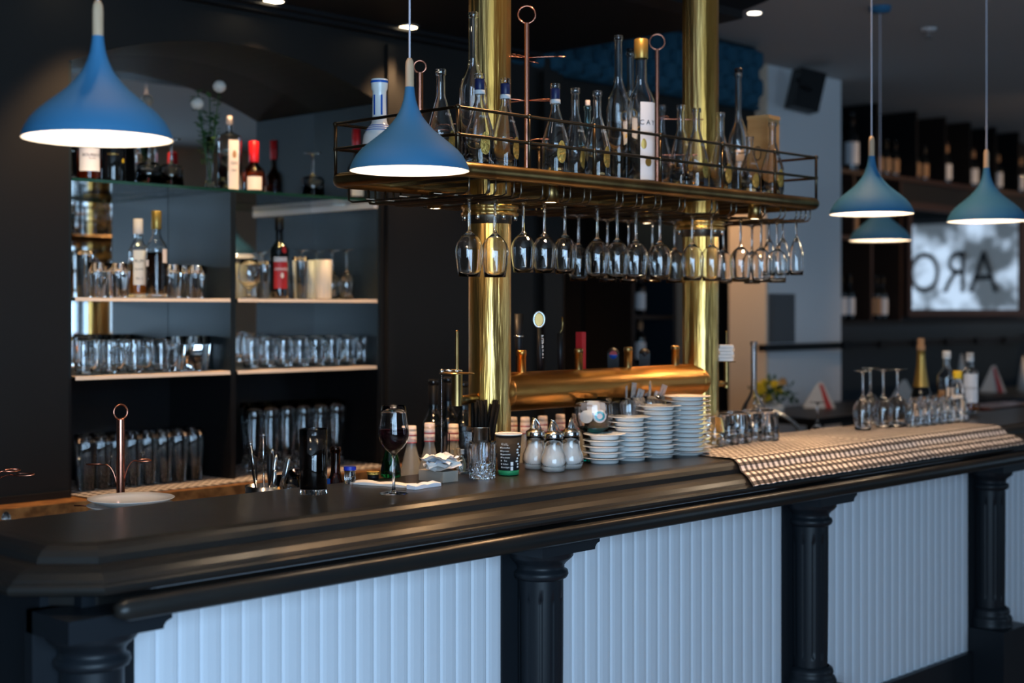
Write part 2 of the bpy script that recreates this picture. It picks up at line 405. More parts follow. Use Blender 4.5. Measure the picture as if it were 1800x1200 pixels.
# pier and far room
struct('wall_pier', MB().box(6.69, 7.46, 4.5, 4.75, 0, CEIL), 'white_wall')
struct('wall_pier_side', MB().box(6.67, 6.69, 4.5, 4.75, 0, CEIL), 'cream')
vt = thing('vent_grille', (0, 0, 0), 'grey louvred vent grille on the white pier', 'vent')
gx0, gx1 = onY(1353, 4.49)[0], onY(1395, 4.49)[0]
gz1, gz0 = onY(1374, 4.49, 516)[1], onY(1374, 4.49, 602)[1]
obj('grille_frame', MB().box(gx0, gx1, 4.48, 4.5, gz0, gz1), 'grey', vt)
g = MB()
for k in range(16): zz = gz0+.01+(gz1-gz0-.02)*k/16; g.box(gx0+.015, gx1-.015, 4.472, 4.48, zz, zz+.009)
obj('louvre', g, 'grey', vt)
dx = [onY(q, 5.95)[0] for q in (1136, 1172, 1262, 1300)]
struct('door_1', MB().box(dx[0], dx[1]+.02, 5.95, 6.0, 0, 2.3), 'blue_door')
struct('door_2', MB().box(dx[2], dx[3]+.6, 5.95, 6.0, 0, 2.4), 'grey')
struct('wall_partition', MB().box(onY(1060, 5.2)[0], onY(1137, 5.2)[0], 5.36, 5.5, 0, CEIL), 'wall_dark')
# ceiling downlights
def downlight(x_, y_, z, label, pw, kind='spot_on', r=.036, ang=80, dr=(0, 0, -1)):
    t = thing('ceiling_light', (x_, y_, z), label, 'ceiling light', 'recessed ceiling spots')
    obj('trim_ring', MB().lathe([(r+.012, 0), (r+.012, -.004), (r, -.004), (r, 0)], 24), 'steel', t)
    obj('lens', MB().lathe([(0, -.003), (r, -.003)], 24), kind, t)
    light('spot_lamp', 'SPOT', (x_, y_, z-.02), pw, SPOT_COL, dr, .03, ang)
zs = zc-.001
downlight(*onZ(717, 47, zs), zs, 'recessed spot in the dark canopy behind the second blue lamp cord', 60)
downlight(*onZ(481, 1, zs), zs, 'recessed spot in the dark canopy at the top edge of the photo', 60)
downlight(2.33, 4.0, zs, 'recessed spot in the dark canopy above the left niche end', 60)
downlight(*onZ(1326, 22, CEIL), CEIL, 'round recessed spot in the grey ceiling right of the brass columns', 25, 'spot_cool', .031)
for (x_, y_, p_, l_) in ((4.2, 2.55, 60, 'the checked cloth'), (5.6, 2.6, 14, 'the far counter end'), (3.0, 2.4, 60, 'the saucer stacks'), (1.6, 2.6, 20, 'the plate stack'),
                     (6.2, 5.0, 75, 'the passage beside the pier'), (9.1, 2.9, 80, 'the far high tables, added to light the wine labels'), (11.2, 3.0, 70, 'the far end of the wine shelves')):  # unseen spot over the high tables is added to brighten the wine labels
    downlight(x_, y_, CEIL, 'recessed ceiling spot straight above ' + l_, p_, 'spot_cool', .045, 95 if x_ < 8 else 88, (0, 0, -1) if x_ < 8 else (0, .9, -.55))
# ================================================================== THE BAR COUNTER
T = 1.12; YE = 2.401; XC = 1.36; CH = .05           # top height, front edge of the flat top, chamfer
bar = thing('bar_counter', (2.5, 2.6, 0), 'long dark lacquered bar counter with moulded edge and white slatted front', 'bar counter')
bx, by = 2.5, 2.6
def barobj(name, mb, m, par=None, label=None):
    o = obj(name, mb, m, par or bar, label=label)
    o.location = (-bx, -by, 0) if par is None else (0, 0, 0)
    return o
XR, YB = 7.2, 2.775
LX = XC - CH
top = MB()
pl = [(XC, YE), (XR, YE), (XR, YB), (LX-.10, YB), (LX-.10, 3.6), (LX-.0, 3.6)]
outer = [(XR, YE), (XC, YE), (LX, YE+CH), (LX, 3.8), (LX-.6, 3.8)]
tv = [(XC, YE), (XR, YE), (XR, YB), (LX, YB), (LX, YE+CH)]
top.add([(a, b, T) for a, b in tv] + [(a, b, T-.05) for a, b in tv], [(0, 1, 2, 3, 4), (9, 8, 7, 6, 5), (1, 6, 7, 2), (2, 7, 8, 3), (3, 8, 9, 4)])
barobj('counter_top', top, 'counter')
# moulded edge swept along front, chamfer and left side
prof = [(0, T), (.012, T-.0005), (.026, T-.004), (.038, T-.011), (.047, T-.021), (.050, T-.030), (.051, T-.033), (.058, T-.034), (.062, T-.033), (.075, T-.036), (.092, T-.043), (.106, T-.052),
        (.112, T-.058), (.116, T-.0595), (.121, T-.064), (.123, T-.070), (.120, T-.077), (.110, T-.081), (.045, T-.082), (.045, T-.11), (-.06, T-.11)]
ed = MB(); t22 = math.tan(pi/8)
rows = []
for o_, z_ in prof:
    rows.append([(XR, YE-o_, z_), (XC-o_*t22, YE-o_, z_), (LX-o_, YE+CH-o_*t22, z_), (LX-o_, YB, z_)])
for k in range(len(rows)-1):
    for j in range(3):
        ed.add([rows[k][j], rows[k][j+1], rows[k+1][j+1], rows[k+1][j]], [(0, 1, 2, 3)])
barobj('moulded_edge', ed, 'counter')
# hand rail: faceted bar in front
rl = MB(); ry, rz_ = 2.232, 1.0225
rp_ = [(-.018, .0), (-.016, .012), (-.006, .0185), (.008, .0185), (.018, .012), (.02, -.01), (.012, -.0185), (-.010, -.0185), (-.017, -.010)]
vs = [(xx, ry+a, rz_+b) for xx in (1.300, XR) for a, b in rp_]; n = len(rp_)
vs[:n] = [(1.300 + .014, ry+a*.8, rz_+b*.8) for a, b in rp_]; vs = [(1.304, ry+a*.55, rz_+b*.55) for a, b in rp_] + vs
for i in range(n): vs.insert(2*n+i, (1.325, ry+rp_[i][0], rz_+rp_[i][1]))
fs = [tuple(range(n))]
for k in range(3):
    for i in range(n): fs.append((k*n+i, (k+1)*n+i, (k+1)*n+(i+1) % n, k*n+(i+1) % n))
rl.add(vs, fs, True)
barobj('hand_rail', rl, 'counter')
PY = 2.40; PZ0 = .317
COLX = [1.338 + 1.2055*k for k in range(5)]
for k in range(4):
    a, b = COLX[k]+.1035, COLX[k+1]-.1035
    p = MB(); ns = round((b-a)/.0502); w_ = (b-a)/ns
    for i in range(ns):
        x0 = a + i*w_
        cs = [(0, .006), (.12, .0015), (.3, 0), (.7, .0), (.9, .0015), (.985, .004), (1, .006)]
        vs = [];
        for t_, d_ in cs: vs += [(x0+t_*w_, PY+d_, PZ0), (x0+t_*w_, PY+d_, 1.01)]
        p.add(vs, [(2*q, 2*q+2, 2*q+3, 2*q+1) for q in range(len(cs)-1)])
    p.box(a, b, PY+.008, PY+.02, PZ0, 1.01)
    barobj('slatted_panel', p, 'panel')
body = MB().box(LX-.05, XR, PY+.02, YB-.01, .0, T-.05).box(LX+.03, XR, PY-.02, PY+.02, 0, PZ0).box(LX, XR, 2.36, PY+.02, 1.009, 1.0375)
body.box(LX, LX+.04, PY+.1, YB-.01, 0, T-.1)
barobj('counter_body', body, 'counter_body')
def flute(a, z):
    if not (.50 < z < .852): return 1
    q = (a/(2*pi)*12) % 1; return 1 - (.055 if .40 < q < .60 else 0)
for k, cx in enumerate(COLX):
    cy = 2.372
    par = obj('front_column', MB(), 'counter_body', bar); par.location = (cx-bx, cy-by, 0)
    zs_ = [.46, .49, .4999, .5001, .52] + [.55+.03*i for i in range(10)] + [.8399, .8519, .8521, .88, .905]
    def rad(z): return .0545 + .003*sin(pi*min(1, (z-.4)/.9))
    sh = MB().lathe([(rad(z), z) for z in zs_], 96, rf=flute)
    par.data = sh.mesh('front_column'); par.data.materials.append(M['counter_body'])
    cap = MB().lathe([(.056, .895), (.066, .90), (.070, .908), (.068, .917), (.060, .921), (.060, .93), (.066, .938), (.078, .948), (.082, .953), (.082, .960), (.084, .964), (.084, .969)], 48)
    pg = [(-.1035, 1.009), (-.1035, .990), (-.1035, .968), (.0, .968), (.0855, .968), (.0865, .974), (.091, .980), (.097, .983), (.1035, .985), (.1035, 1.009)]
    cap.add([(a, -.104, b) for a, b in pg] + [(a, .05, b) for a, b in pg], [tuple(range(10)), tuple(range(19, 9, -1))] + [(q, q+10, (q+1) % 10+10, (q+1) % 10) for q in range(10)])
    for sgn in (-1, 1):
        if k == 0 and sgn < 0: continue
        v = [(sgn*.1035, -.104, .974), (sgn*.1035, -.104, 1.009)]
    obj('capital', cap, 'counter_body', par)
    bs = MB().lathe([(.060, .47), (.070, .463), (.073, .452), (.070, .442), (.078, .436), (.082, .425), (.078, .41), (.084, .40)], 48).box(-.1035, .1035, -.104, .05, .0, .402)
    obj('plinth', bs, 'counter_body', par)
    obj('pilaster', MB().box(-.1035, .1035, .028-.001, .055, .4, 1.009), 'counter_body', par)
# small ogee brackets to the right of every capital
# ------------------------------------------------------------------ the working counter behind the bar and the back bar
struct_wc = obj('work_counter', MB().box(LX-.1, XR, 2.80, 3.42, .93, .98).box(LX-.08, XR, 2.82, 3.38, .0, .93), 'black', loc=(0, 0, 0))
tag(struct_wc, 'low dark working counter behind the bar, mostly hidden by it', 'work counter')
bb = thing('back_counter', (0, 0, 0), 'back bar cabinet with a butcher block top under the glass shelves', 'back counter')
obj('block_top', MB().box(-.5, 4.6, 4.08, 4.199, .912, .95), 'butcher', bb)
tag(obj('niche_worktop', MB().box(BX0+.001, BX1-.001, 4.2, 4.6, .912, .95), 'butcher'), 'butcher block worktop inside the arched niche under the checked towel', 'worktop')
obj('cabinet', MB().box(-.5, 4.6, 4.13, 4.19, 0, .911), 'black', bb)
obj('splash_strip', MB().box(-.5, BX0, 4.183, 4.199, .951, .972).box(BX1, 4.6, 4.183, 4.199, .951, .972), 'counter', bb)
# mirror
tag(obj('niche_mirror', MB().box(BX0+.002, BX1-.002, 4.6, 4.612, 1.33, 2.49), 'mirror'), 'large mirror lining the back of the arched bottle niche', 'mirror')
t = thing('niche_divider', (DV, 4.4, .952), 'upright dark divider panel between the two halves of the niche shelves', 'divider')
obj('upper_panel', MB().box(-.011, .011, -.2, .198, .378, 1.016), 'niche', t); obj('lower_panel', MB().box(-.011, .011, -.2, .185, 0, .378), 'black', t)
SH = {3: 1.337, 2: 1.592, 1: 1.979}
nm = {1: 'topmost green-edged glass shelf under the arch', 2: 'middle glass shelf holding the tall red-labelled bottle', 3: 'lowest glass shelf holding the row of glass mugs'}
for k, z in SH.items():
    t = thing('glass_shelf', (2.94, 4.4, z-.012), nm[k], 'shelf')
    if k == 1:
        obj('front_edge', MB().box(BX0+.014-2.94, BX1-.014-2.94, -.1975, -.1955, 0, .010), 'glass_edge', t)
        obj('pane', MB().box(BX0+.014-2.94, BX1-.014-2.94, -.195, .195, 0, .010), 'shelf_glass', t)
    else:
        obj('pane', MB().box(BX0+.014-2.94, DV-.013-2.94, -.195, .195, 0, .007), 'shelf_glass', t)
        obj('pane', MB().box(DV+.013-2.94, BX1-.014-2.94, -.195, .195, 0, .007), 'shelf_glass', t)
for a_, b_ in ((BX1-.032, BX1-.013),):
    tag(obj('shelf_reflection_strip', MB().box(a_, b_, 4.205, 4.598, 1.944, 1.966), 'white_wall'), 'pale strip added for the bright reflected right end of the topmost glass shelf', 'reflection strip')  # pale strip added in place of the shelf end's bright reflection
def sheet(x0, x1, y0, y1, z, th, wav=.004, n=40, seed=1, drop=0):
    rnd = random.Random(seed); ph = rnd.random()*6; mb = MB(); vs = []; fs = []; m_ = 8
    for j in range(m_+1):
        for i in range(n+1):
            xx = x0+(x1-x0)*i/n; yy = y0+(y1-y0)*j/m_
            vs.append((xx, yy + (wav*1.5*sin(xx*23+ph) if j == 0 else 0), z + th + wav*.4*(1+sin(xx*31+ph+yy*7))*(.6+.4*sin(xx*9))))
    for j in range(m_):
        for i in range(n): a = j*(n+1)+i; fs.append((a, a+1, a+n+2, a+n+1))
    k = len(vs)
    for i in range(n+1): a = vs[i]; vs.append((a[0], a[1]-.002, z-drop))
    for i in range(n): fs.append((i, k+i, k+i+1, i+1))
    mb.add(vs, fs); return mb
for lab, a, b, z, sd in (('left end of the middle glass shelf', BX0+.02, DV-.016, SH[2]-.005, 1), ('right half of the middle glass shelf', DV+.016, BX1-.02, SH[2]-.005, 2),
                     ('left end of the lowest glass shelf', BX0+.02, DV-.016, SH[3]-.005, 3), ('right half of the lowest glass shelf', DV+.016, BX1-.02, SH[3]-.005, 4)):
    tag(obj('shelf_liner', sheet(a, b, 4.198, 4.58, z, .003, .0025, 40, sd, .008), 'liner'), 'cream cloth liner spread over the ' + lab, 'liner', 'cream liners on the glass shelves')
def uvcloth(name, mb, m, ux, uy):
    o = obj(name, mb, m); me = o.data; uv = me.uv_layers.new(name='uv')
    for l in me.loops:
        v = me.vertices[l.vertex_index].co; uv.data[l.index].uv = (v.x/ux, (v.y - (v.z*1.0))/uy)
    return o
tag(uvcloth('checked_towel', sheet(BX0+.02, BX1+.5 if False else BX1-.02, 4.11, 4.58, .951, .003, .003, 60, 5), 'gingham', .034, .034), 'black and white checked towel lying on the butcher block back counter', 'towel')
# checked cloth on the bar: flat part, then over the moulded edge
cm = MB(); vs = []; fs = []; n = 130; x0, x1 = 3.375, 5.03
over = [(-.365, T+.002), (-.30, T+.002), (-.2, T+.002), (-.1, T+.002), (-.02, T+.002), (0, T+.0035), (.02, T+.002), (.035, T-.004), (.048, T-.012), (.055, T-.022), (.062, T-.029), (.08, T-.032), (.1, T-.040), (.115, T-.050), (.127, T-.060)]
m_ = len(over)
for i in range(n+1):
    t = i/n; xx = x0 + (x1-x0)*t
    for j, (o_, z_) in enumerate(over):
        k = max(0, o_)/.127
        wv = .0022*abs(sin(xx*40))*k + .0016*(1+sin(xx*17+o_*30))*(1 if o_ < 0 else .3)
        sk = -.07*k*(1-t) + .02*k*t + (.06*(1 if o_ < -.02 else 0)*(o_/-.37)*(1-t))
        if t > .47: z_ += .0015*max(0, 1-abs(o_)*3)
        yb = 0
        vs.append((xx + sk, YE - o_ - wv - .002, z_ + wv + .0008))
for i in range(n):
    for j in range(m_-1): a = i*m_+j; fs.append((a, a+m_, a+m_+1, a+1))
cm.add(vs, fs)
k = MB(); bv = [(a, b, c-.0016) for a, b, c in cm.v]; nn = len(cm.v); cm.add(bv, [f[::-1] for f in fs])
edge = [i*m_+m_-1 for i in range(n+1)]; cm.f += [(a, b, b+nn, a+nn) for a, b in zip(edge, edge[1:])]; cm.sm += [False]*n
ck = obj('checked_cloth', cm, 'gingham'); me = ck.data; uv = me.uv_layers.new(name='uv')
arc = [0]
for (a, b), (c_, d_) in zip(over, over[1:]): arc.append(arc[-1] + math.hypot(c_-a, d_-b))
for l in me.loops:
    vi = l.vertex_index % nn; i, j = divmod(vi, m_); uv.data[l.index].uv = ((x0 + (x1-x0)*i/n)/.0275, arc[j]/.030)
tag(ck, 'black and white checked cloth draped over the right part of the bar edge', 'cloth')

# ================================================================== PENDANT LAMPS
def make_lamp():
    t = thing('pendant_lamp', (0, 0, 0), '', 'pendant lamp', 'blue pendant lamps over the bar')
    o_ = [(.0105, .190), (.0115, .178), (.0145, .160), (.0200, .143), (.0290, .124), (.0410, .108), (.0560, .092), (.0740, .077), (.0930, .062), (.1090, .048), (.1210, .034), (.1290, .020), (.1340, .008), (.1350, 0)]
    sh = MB().lathe(o_, 64); obj('shade', sh, 'lamp_blue', t)
    i_ = [(.1350, 0), (.1335, .0004)] + [(max(.006, r-.0022), z-.0015) for r, z in o_[::-1][2:]]
    obj('inner_shade', MB().lathe(i_, 64), 'lamp_in', t)
    obj('wooden_neck', MB().lathe([(.0098, .189), (.0098, .235), (.0088, .247), (.005, .255), (0, .256)], 24), 'wood', t)
    obj('cord', MB().cyl(.0022, .255, CEIL-1.864, seg=8), 'cord', t)
    obj('bulb', MB().ball(.022, (0, 0, .047), 16, 10), 'bulb', t)
    obj('ceiling_rose', MB().lathe([(0, CEIL-1.864-.03), (.045, CEIL-1.864-.022), (.05, CEIL-1.864)], 32), 'lamp_blue', t)
    return t
LK = Kind(make_lamp)
for (px, w_, lab) in ((172, 258, 'large blue teardrop pendant lamp at the far left, in front of the arch'), (720, 210, 'blue pendant lamp hanging in front of the bottle rack end'),
                    (1532, 145, 'blue pendant lamp with a second lamp showing just below its rim'), (1734, 134, 'blue pendant lamp at the right edge before the framed mirror'),
                    (1547, 105, 'small farthest blue pendant lamp half hidden behind another lamp')):
    d = FOC*.27/w_; u = (px-CX)/FOC
    x_, y_ = d*(CT+u*ST), d*(ST-u*CT)
    LK.put((x_, y_, 1.864), lab)
    light('bulb_lamp', 'POINT', (x_, y_, 1.864+.012), 2.6, (1, .78, .55), size=.02)
# ================================================================== BRASS COLUMNS, RACK, TAPS
CY = 2.735; CR = .0575
CA, CB = 2.733, 3.686
for cx, lab in ((CA, 'tall polished brass column nearest, behind the straws'), (CB, 'tall polished brass column beside the tall saucer stack')):
    t = thing('brass_column', (cx, CY, T+.001), lab, 'column', 'brass columns carrying the bottle rack')
    obj('shaft', MB().lathe([(CR, 0), (CR, 1.795)], 48), 'brass', t)
    obj('collar', MB().lathe([(CR, .685), (.078, .685), (.078, .692), (.074, .694), (.074, .703), (.078, .705), (.078, .712), (CR, .712)], 48), 'brass', t)
    obj('sleeve', MB().lathe([(.0585, .662), (.0605, .664), (.0605, .735), (.0585, .737)], 48), 'wire', t)
    for k in range(6):
        a = k*pi/3+.3; obj('bolt', MB().lathe([(0, -.012), (.006, -.012), (.006, .0), (.004, .002), (.004, .03), (0, .031)], 10, (.0685*cos(a), .0685*sin(a), .684)), 'steel', t)
RX0, RX1, RY0, RY1, RZ = 2.385, 4.0, 2.5, 2.97, 1.894
rack = thing('bottle_rack', (3.19, CY, RZ), 'hanging brass-framed bar rack full of bottles above and glasses below', 'hanging rack')
def rrect(x0, x1, y0, y1, z, r=.04, n=6):
    pts = []
    for cx, cy, a0 in ((x1-r, y0+r, -pi/2), (x1-r, y1-r, 0), (x0+r, y1-r, pi/2), (x0+r, y0+r, pi)):
        for i in range(n+1): a = a0 + pi/2*i/n; pts.append((cx+r*cos(a), cy+r*sin(a), z))
    return pts
ox, oy = 3.19, CY
x0, x1, y0, y1 = RX0-ox, RX1-ox, RY0-oy, RY1-oy
obj('frame_tube', MB().tube(rrect(x0, x1, y0, y1, 0, .035), .0195, 16, True), 'brass_old', rack)
obj('shelf_board', MB().box(x0+.015, x1-.015, y0+.015, y1-.015, .004, .016), 'shelf_glass', rack)
sb = MB()
for i in range(13): xx = x0+.06+i*(x1-x0-.12)/12; sb.box(xx-.006, xx+.006, y0+.01, y1-.01, -.006, .003)
obj('support_bars', sb, 'wire', rack)
for zz in (.150, .0835): obj('guard_rail', MB().tube(rrect(x0, x1, y0, y1, zz, .012, 3), .0042, 8, True), 'rail', rack)
px_ = [2.388, 2.64, 2.895, 3.18, 3.478, 3.755, 3.992]
for xx in px_:
    for yy in (y0, y1):
        obj('guard_post', MB().tube([(xx-ox, yy, .012), (xx-ox, yy, .152)], .0046, 8).ball(.0075, (xx-ox, yy, .150), 10, 6).ball(.0072, (xx-ox, yy, .0835), 10, 6), 'rail', rack)
# wire glass hangers: X of every channel
def xat(px, Y): return onY(px, Y)[0]
front = [825, 870, 920, 957, 993, 1050, 1085, 1118, 1160, 1217, 1251, 1302, 1338, 1366]
YF = 2.585
hx = [xat(p, YF) for p in front] + [3.95]
for xx in hx:
    h = MB()
    for dx_ in (-.013, .013):
        q = xx+dx_-ox; h.tube([(q, y0+.004, -.012), (q, y0+.004, -.045), (q, y0+.012, -.056), (q, y0+.03, -.058), (q, y1-.03, -.058), (q, y1-.012, -.056), (q, y1-.004, -.045), (q, y1-.004, -.012)], .0026, 6)
    obj('glass_hanger', h, 'wire', rack)
for yy in (-.13, .0, .13): obj('cross_wire', MB().tube([(x0+.02, yy, -.053), (x1-.02, yy, -.053)], .0026, 6), 'wire', rack)
for xx in (2.43, 2.50, 2.56):
    h = MB(); q = xx-ox
    h.tube([(q, y1-.004, -.012), (q, y1-.004, -.05), (q, y1-.02, -.056), (q, y0+.02, -.056), (q, y0+.004, -.05), (q, y0+.004, -.012)], .0026, 6); obj('glass_hanger', h, 'wire', rack)
for (px, py, yy, lab) in ((968, 330, RY0+.03, 0), (1327, 366, RY0+.03, 0), (765, 350, RY1-.06, 0), (1137, 378, RY1-.06, 0)):
    xx = xat(px, yy); s = obj('rack_spot', MB().lathe([(.0165, -.015), (.0195, -.018), (.023, -.062), (.0215, -.062), (.0, -.056)], 24, (xx-ox, yy-oy, 0)), 'brass_old', rack)
    obj('spot_face', MB().lathe([(0, -.0585), (.021, -.0610)], 20, (xx-ox, yy-oy, 0)), 'spot_on', s)
    light('rack_spot_lamp', 'SPOT', (xx, yy, RZ-.068), 22, SPOT_COL, (0, 0, -1), .02, 100)
# beer tap tower between the columns
tw = thing('beer_tap_tower', (3.21, CY, 1.325), 'horizontal polished brass pipe joining the two columns with tap stubs on top', 'beer tap')
L = (CB-CA)/2
obj('pipe', MB().lathe([(.054, -L+.035), (.054, L-.035)], 48, axis='x'), 'brass_warm_lit', tw)
obj('joint_ring', MB().lathe([(.0545, -L+.02), (.0565, -L+.03), (.0565, -L+.042), (.0545, -L+.05)], 40, axis='x'), 'brass_warm_lit', tw)
obj('joint_ring', MB().lathe([(.0545, L-.05), (.0565, L-.042), (.0565, L-.03), (.0545, L-.02)], 40, axis='x'), 'brass_warm_lit', tw)
for i, px in enumerate((917, 1017, 1104, 1187)):
    xx = xat(px, CY) - 3.21
    obj('tap_stub', MB().lathe([(.0125, .048), (.0125, .098), (.0138, .0985), (.0138, .111), (.012, .114), (0, .114)], 20, (xx, 0, 0)), 'brass_warm_lit' if i == 0 else 'brass_old', tw)
yh = CY+.075-.0
def handle(px, kind):
    xx, _ = onY(px, yh+0); q = xx-3.21; yq = yh-CY
    if kind == 'badge':
        o = obj('tap_handle', MB().tube([(q, yq, .03), (q-.002, yq, .10), (q-.006, yq, .175)], [.008, .009, .006], 10), 'black', tw)
        f = face(xx, yh); ca, sa = cos(f+pi/2), sin(f+pi/2)
        ri = MB(); ri.tube([(q-.006+.0155*cos(a)*ca, yq+.0155*cos(a)*sa, .198+.022*sin(a)) for a in [2*pi*k/20 for k in range(20)]], .0035, 8, True); obj('badge_ring', ri, 'steel', o)
        bd = MB(); c0 = (q-.006, yq, .198); v = [c0]
        for k in range(20): a = 2*pi*k/20; v.append((c0[0]+.015*cos(a)*ca, c0[1]+.015*cos(a)*sa, c0[2]+.021*sin(a)))
        v2 = [(a+.004*cos(f+pi), b+.004*sin(f+pi), c) for a, b, c in v]
        bd.add(v+v2, [(0, 1+k, 1+(k+1) % 20) for k in range(20)] + [(21, 22+(k+1) % 20, 22+k) for k in range(20)]); obj('badge', bd, 'brass_old', o)
        tm = MB(); vs, fs = text_geo('HAWRYCH' if False else 'HANNEN', .016)
        tm.add([(q+.000+(-vy)*ca+.003*cos(f)*1, yq+(-vy)*sa+.011*sin(f), .12+vx) for vx, vy, _ in vs], fs); obj('lettering', tm, 'ink_w', o)
    elif kind == 'red': obj('tap_handle', MB().box(q-.009, q+.009, yq-.012, yq+.012, .02, .160), 'red_label', tw, label='flat red tap handle')
    elif kind == 'dark':
        o = obj('tap_handle', MB().tube([(q, yq, .03), (q, yq, .13), (q, yq, .215)], [.008, .012, .014], 12), 'black', tw)
        obj('chrome_band', MB().lathe([(.0135, .148), (.0145, .149), (.0145, .152), (.0135, .153)], 16, (q, yq, 0)), 'steel', o)
    elif kind == 'arc':
        o = obj('tap_handle', MB().tube([(q, yq, .03), (q-.001, yq, .10), (q-.001, yq, .158)], [.006, .009, .009], 10), 'black', tw)
        obj('gold_trim', MB().tube([(q-.001, yq, .158), (q+.007, yq, .168), (q+.010, yq, .185), (q+.007, yq, .205)], .003, 8), 'brass_old', o)
for px, k in ((912, 'dark'), (950, 'badge'), (985, 'arc'), (1021, 'red')): handle(px, k)
# soft drink taps standing behind the pipe
for i, (px, c) in enumerate(((1078, 'cola'), (1133, 'lemon'))):
    yy = 2.93; xx, zz = onY(px, yy, 640)
    t = thing('soda_gun_tap', (xx, yy, .98), ('small black soft drink tap with a round blue and red badge' if i == 0 else 'small black soft drink tap without badge, near the second column'), 'drink tap', rz=face(xx, yy))
    obj('tap_body', MB().box(-.016, .016, -.018, .018, 0, zz-.98+.035).ball(.0185, (0, 0, zz-.98+.035), 12, 8), 'black', t)
    if i == 0:
        b = MB(); b.lathe([(0, .0), (.0125, 0)], 20, (.0265, 0, 0), axis='x'); bd = obj('badge', MB().lathe([(0, .0195), (.0125, .0195), (.0125, .016)], 20, (0, 0, 0), axis='x'), 'bluepaint', t); bd.location.z = zz-.98+.03
        h = MB(); v = [(.0200, .0125*cos(a), .0125*sin(a)) for a in [pi*k/10 for k in range(11)]]; h.add(v, [tuple(range(11))]); hb = obj('badge_top', h, 'red_label', t); hb.location.z = zz-.98+.031
# receipt spindles beside both columns
def spindle(px, left):
    yy = CY-.03; xx, _ = onY(px, yy)
    if left:
        t = thing('receipt_spindle', (xx, yy, 1.325), 'brass receipt spindle with a round plate and bead chain left of the first column', 'receipt holder', 'receipt spindles on the columns')
        obj('bracket', MB().tube([(0, 0, -.012), (.045, .01, -.012), (CA-CR-xx+.004, CY-yy, -.012)], .0125, 14), 'brass_old', t)
    else:
        t = thing('receipt_spindle', (xx, yy, 1.325), 'brass receipt spindle stacked with white slips right of the second column', 'receipt holder', 'receipt spindles on the columns')
        obj('bracket', MB().tube([(0, 0, -.012), (CB+CR-xx-.004, CY-yy, -.012)], .0105, 14), 'brass_old', t)
    obj('stem', MB().cyl(.0145 if left else .009, -.026, .058, seg=20), 'brass_old', t)
    obj('plate', MB().lathe([(0, .058), (.046, .058), (.046, .0605), (0, .0605)] if left else [(0, .058), (.03, .058), (.03, .06), (0, .06)], 40), 'brass_old', t)
    obj('spike', MB().cyl(.0048 if left else .002, .06, .168 if left else .155, seg=12).ball(.005 if left else .0035, (0, 0, .168 if left else .155), 10, 6), 'brass_old', t)
    if left:
        f = face(xx, yy); lx, ly = -sin(f), cos(f)
        sgn = -1 if (lx*ST*1 - ly*CT) > 0 else 1
        ex, ey = sgn*lx*.040, sgn*ly*.040
        obj('clip_bar', MB().tube([(0, 0, .066), (ex, ey, .066)], .004, 8).ball(.007, (ex, ey, .064), 10, 6).tube([(.012*cos(a), .012*sin(a), .066) for a in [2*pi*k/12 for k in range(12)]], .003, 6, True), 'steel', t)
        ch = MB()
        for k in range(46): ch.ball(.0019, (ex, ey, .058-.0048*k), 6, 4)
        obj('bead_chain', ch, 'steel', t)
    return t, xx, yy
spindle(803, True)
t_, xs, ys = spindle(1277, False)
for k in range(5):
    pp = MB().box(-.028, .028, -.022, .022, 0, .0095, rot=random.uniform(-.15, .15))
    tag(obj('receipt_pad', pp, 'paper', loc=(xs, ys, 1.3865+k*.0105), rz=face(xs, ys)), 'white paper slip bundle on the spindle, %s' % ['lowest', 'second from bottom', 'middle', 'second from top', 'topmost'][k], 'paper slips', 'slips on the receipt spindle')
# ================================================================== GLASSWARE AND BOTTLES
def g_lathe(outer, th=.0015, seg=28, foot=.004, rf=None, cut=0):
    """closed thin-walled vessel: outer profile from the axis up to the rim, then back down inside"""
    pr = [(0, outer[0][1])] + list(outer)
    inn = [(max(r-th, .0005), max(z, outer[0][1]+foot)) for r, z in outer[::-1] if z > outer[0][1] + foot + cut]
    lo = inn[-1]
    pr += inn + [(lo[0]*.6, lo[1]-.001 if lo[1]-.001 > outer[0][1]+.001 else lo[1]), (0, lo[1]-.001 if lo[1]-.001 > outer[0][1]+.001 else lo[1])]
    return MB().lathe(pr, seg, rf=rf)
WG = [(.033, 0), (.034, .0008), (.030, .0022), (.010, .0045), (.0048, .009), (.0036, .018), (.0034, .060), (.0036, .082), (.0052, .090), (.012, .097), (.022, .106), (.031, .119), (.0350, .133), (.0355, .143), (.0335, .165), (.0300, .188), (.0275, .205)]
def stem_glass(prof, cutz, th=.0011, seg=36):
    pr = [(0, 0)] + prof + [(r-th, z) for r, z in prof[::-1] if z > cutz] + [(0, cutz+.001)]
    return MB().lathe(pr, seg)
def flip(mb, h):
    mb.v = [(x, -y, h-z) for x, y, z in mb.v]; return mb
def simple(name, mb, m, cat):
    me = mb.mesh(name)
    def mk(): o = obj(name, me, m); o['category'] = cat; return o
    return Kind(mk)
k_hang = simple('wine_glass', flip(stem_glass(WG, .094), .205), 'glass', 'wine glass')
FL = [(.028, 0), (.028, .0015), (.008, .004), (.0035, .012), (.0033, .06), (.006, .07), (.014, .085), (.022, .11), (.0265, .14), (.0275, .165), (.026, .19), (.0245, .21)]
k_flute = simple('champagne_flute', flip(stem_glass(FL, .07), .21), 'glass', 'champagne glass')
ztop = RZ-.058-.0045
gp = 'wine glasses hanging from the bottle rack'
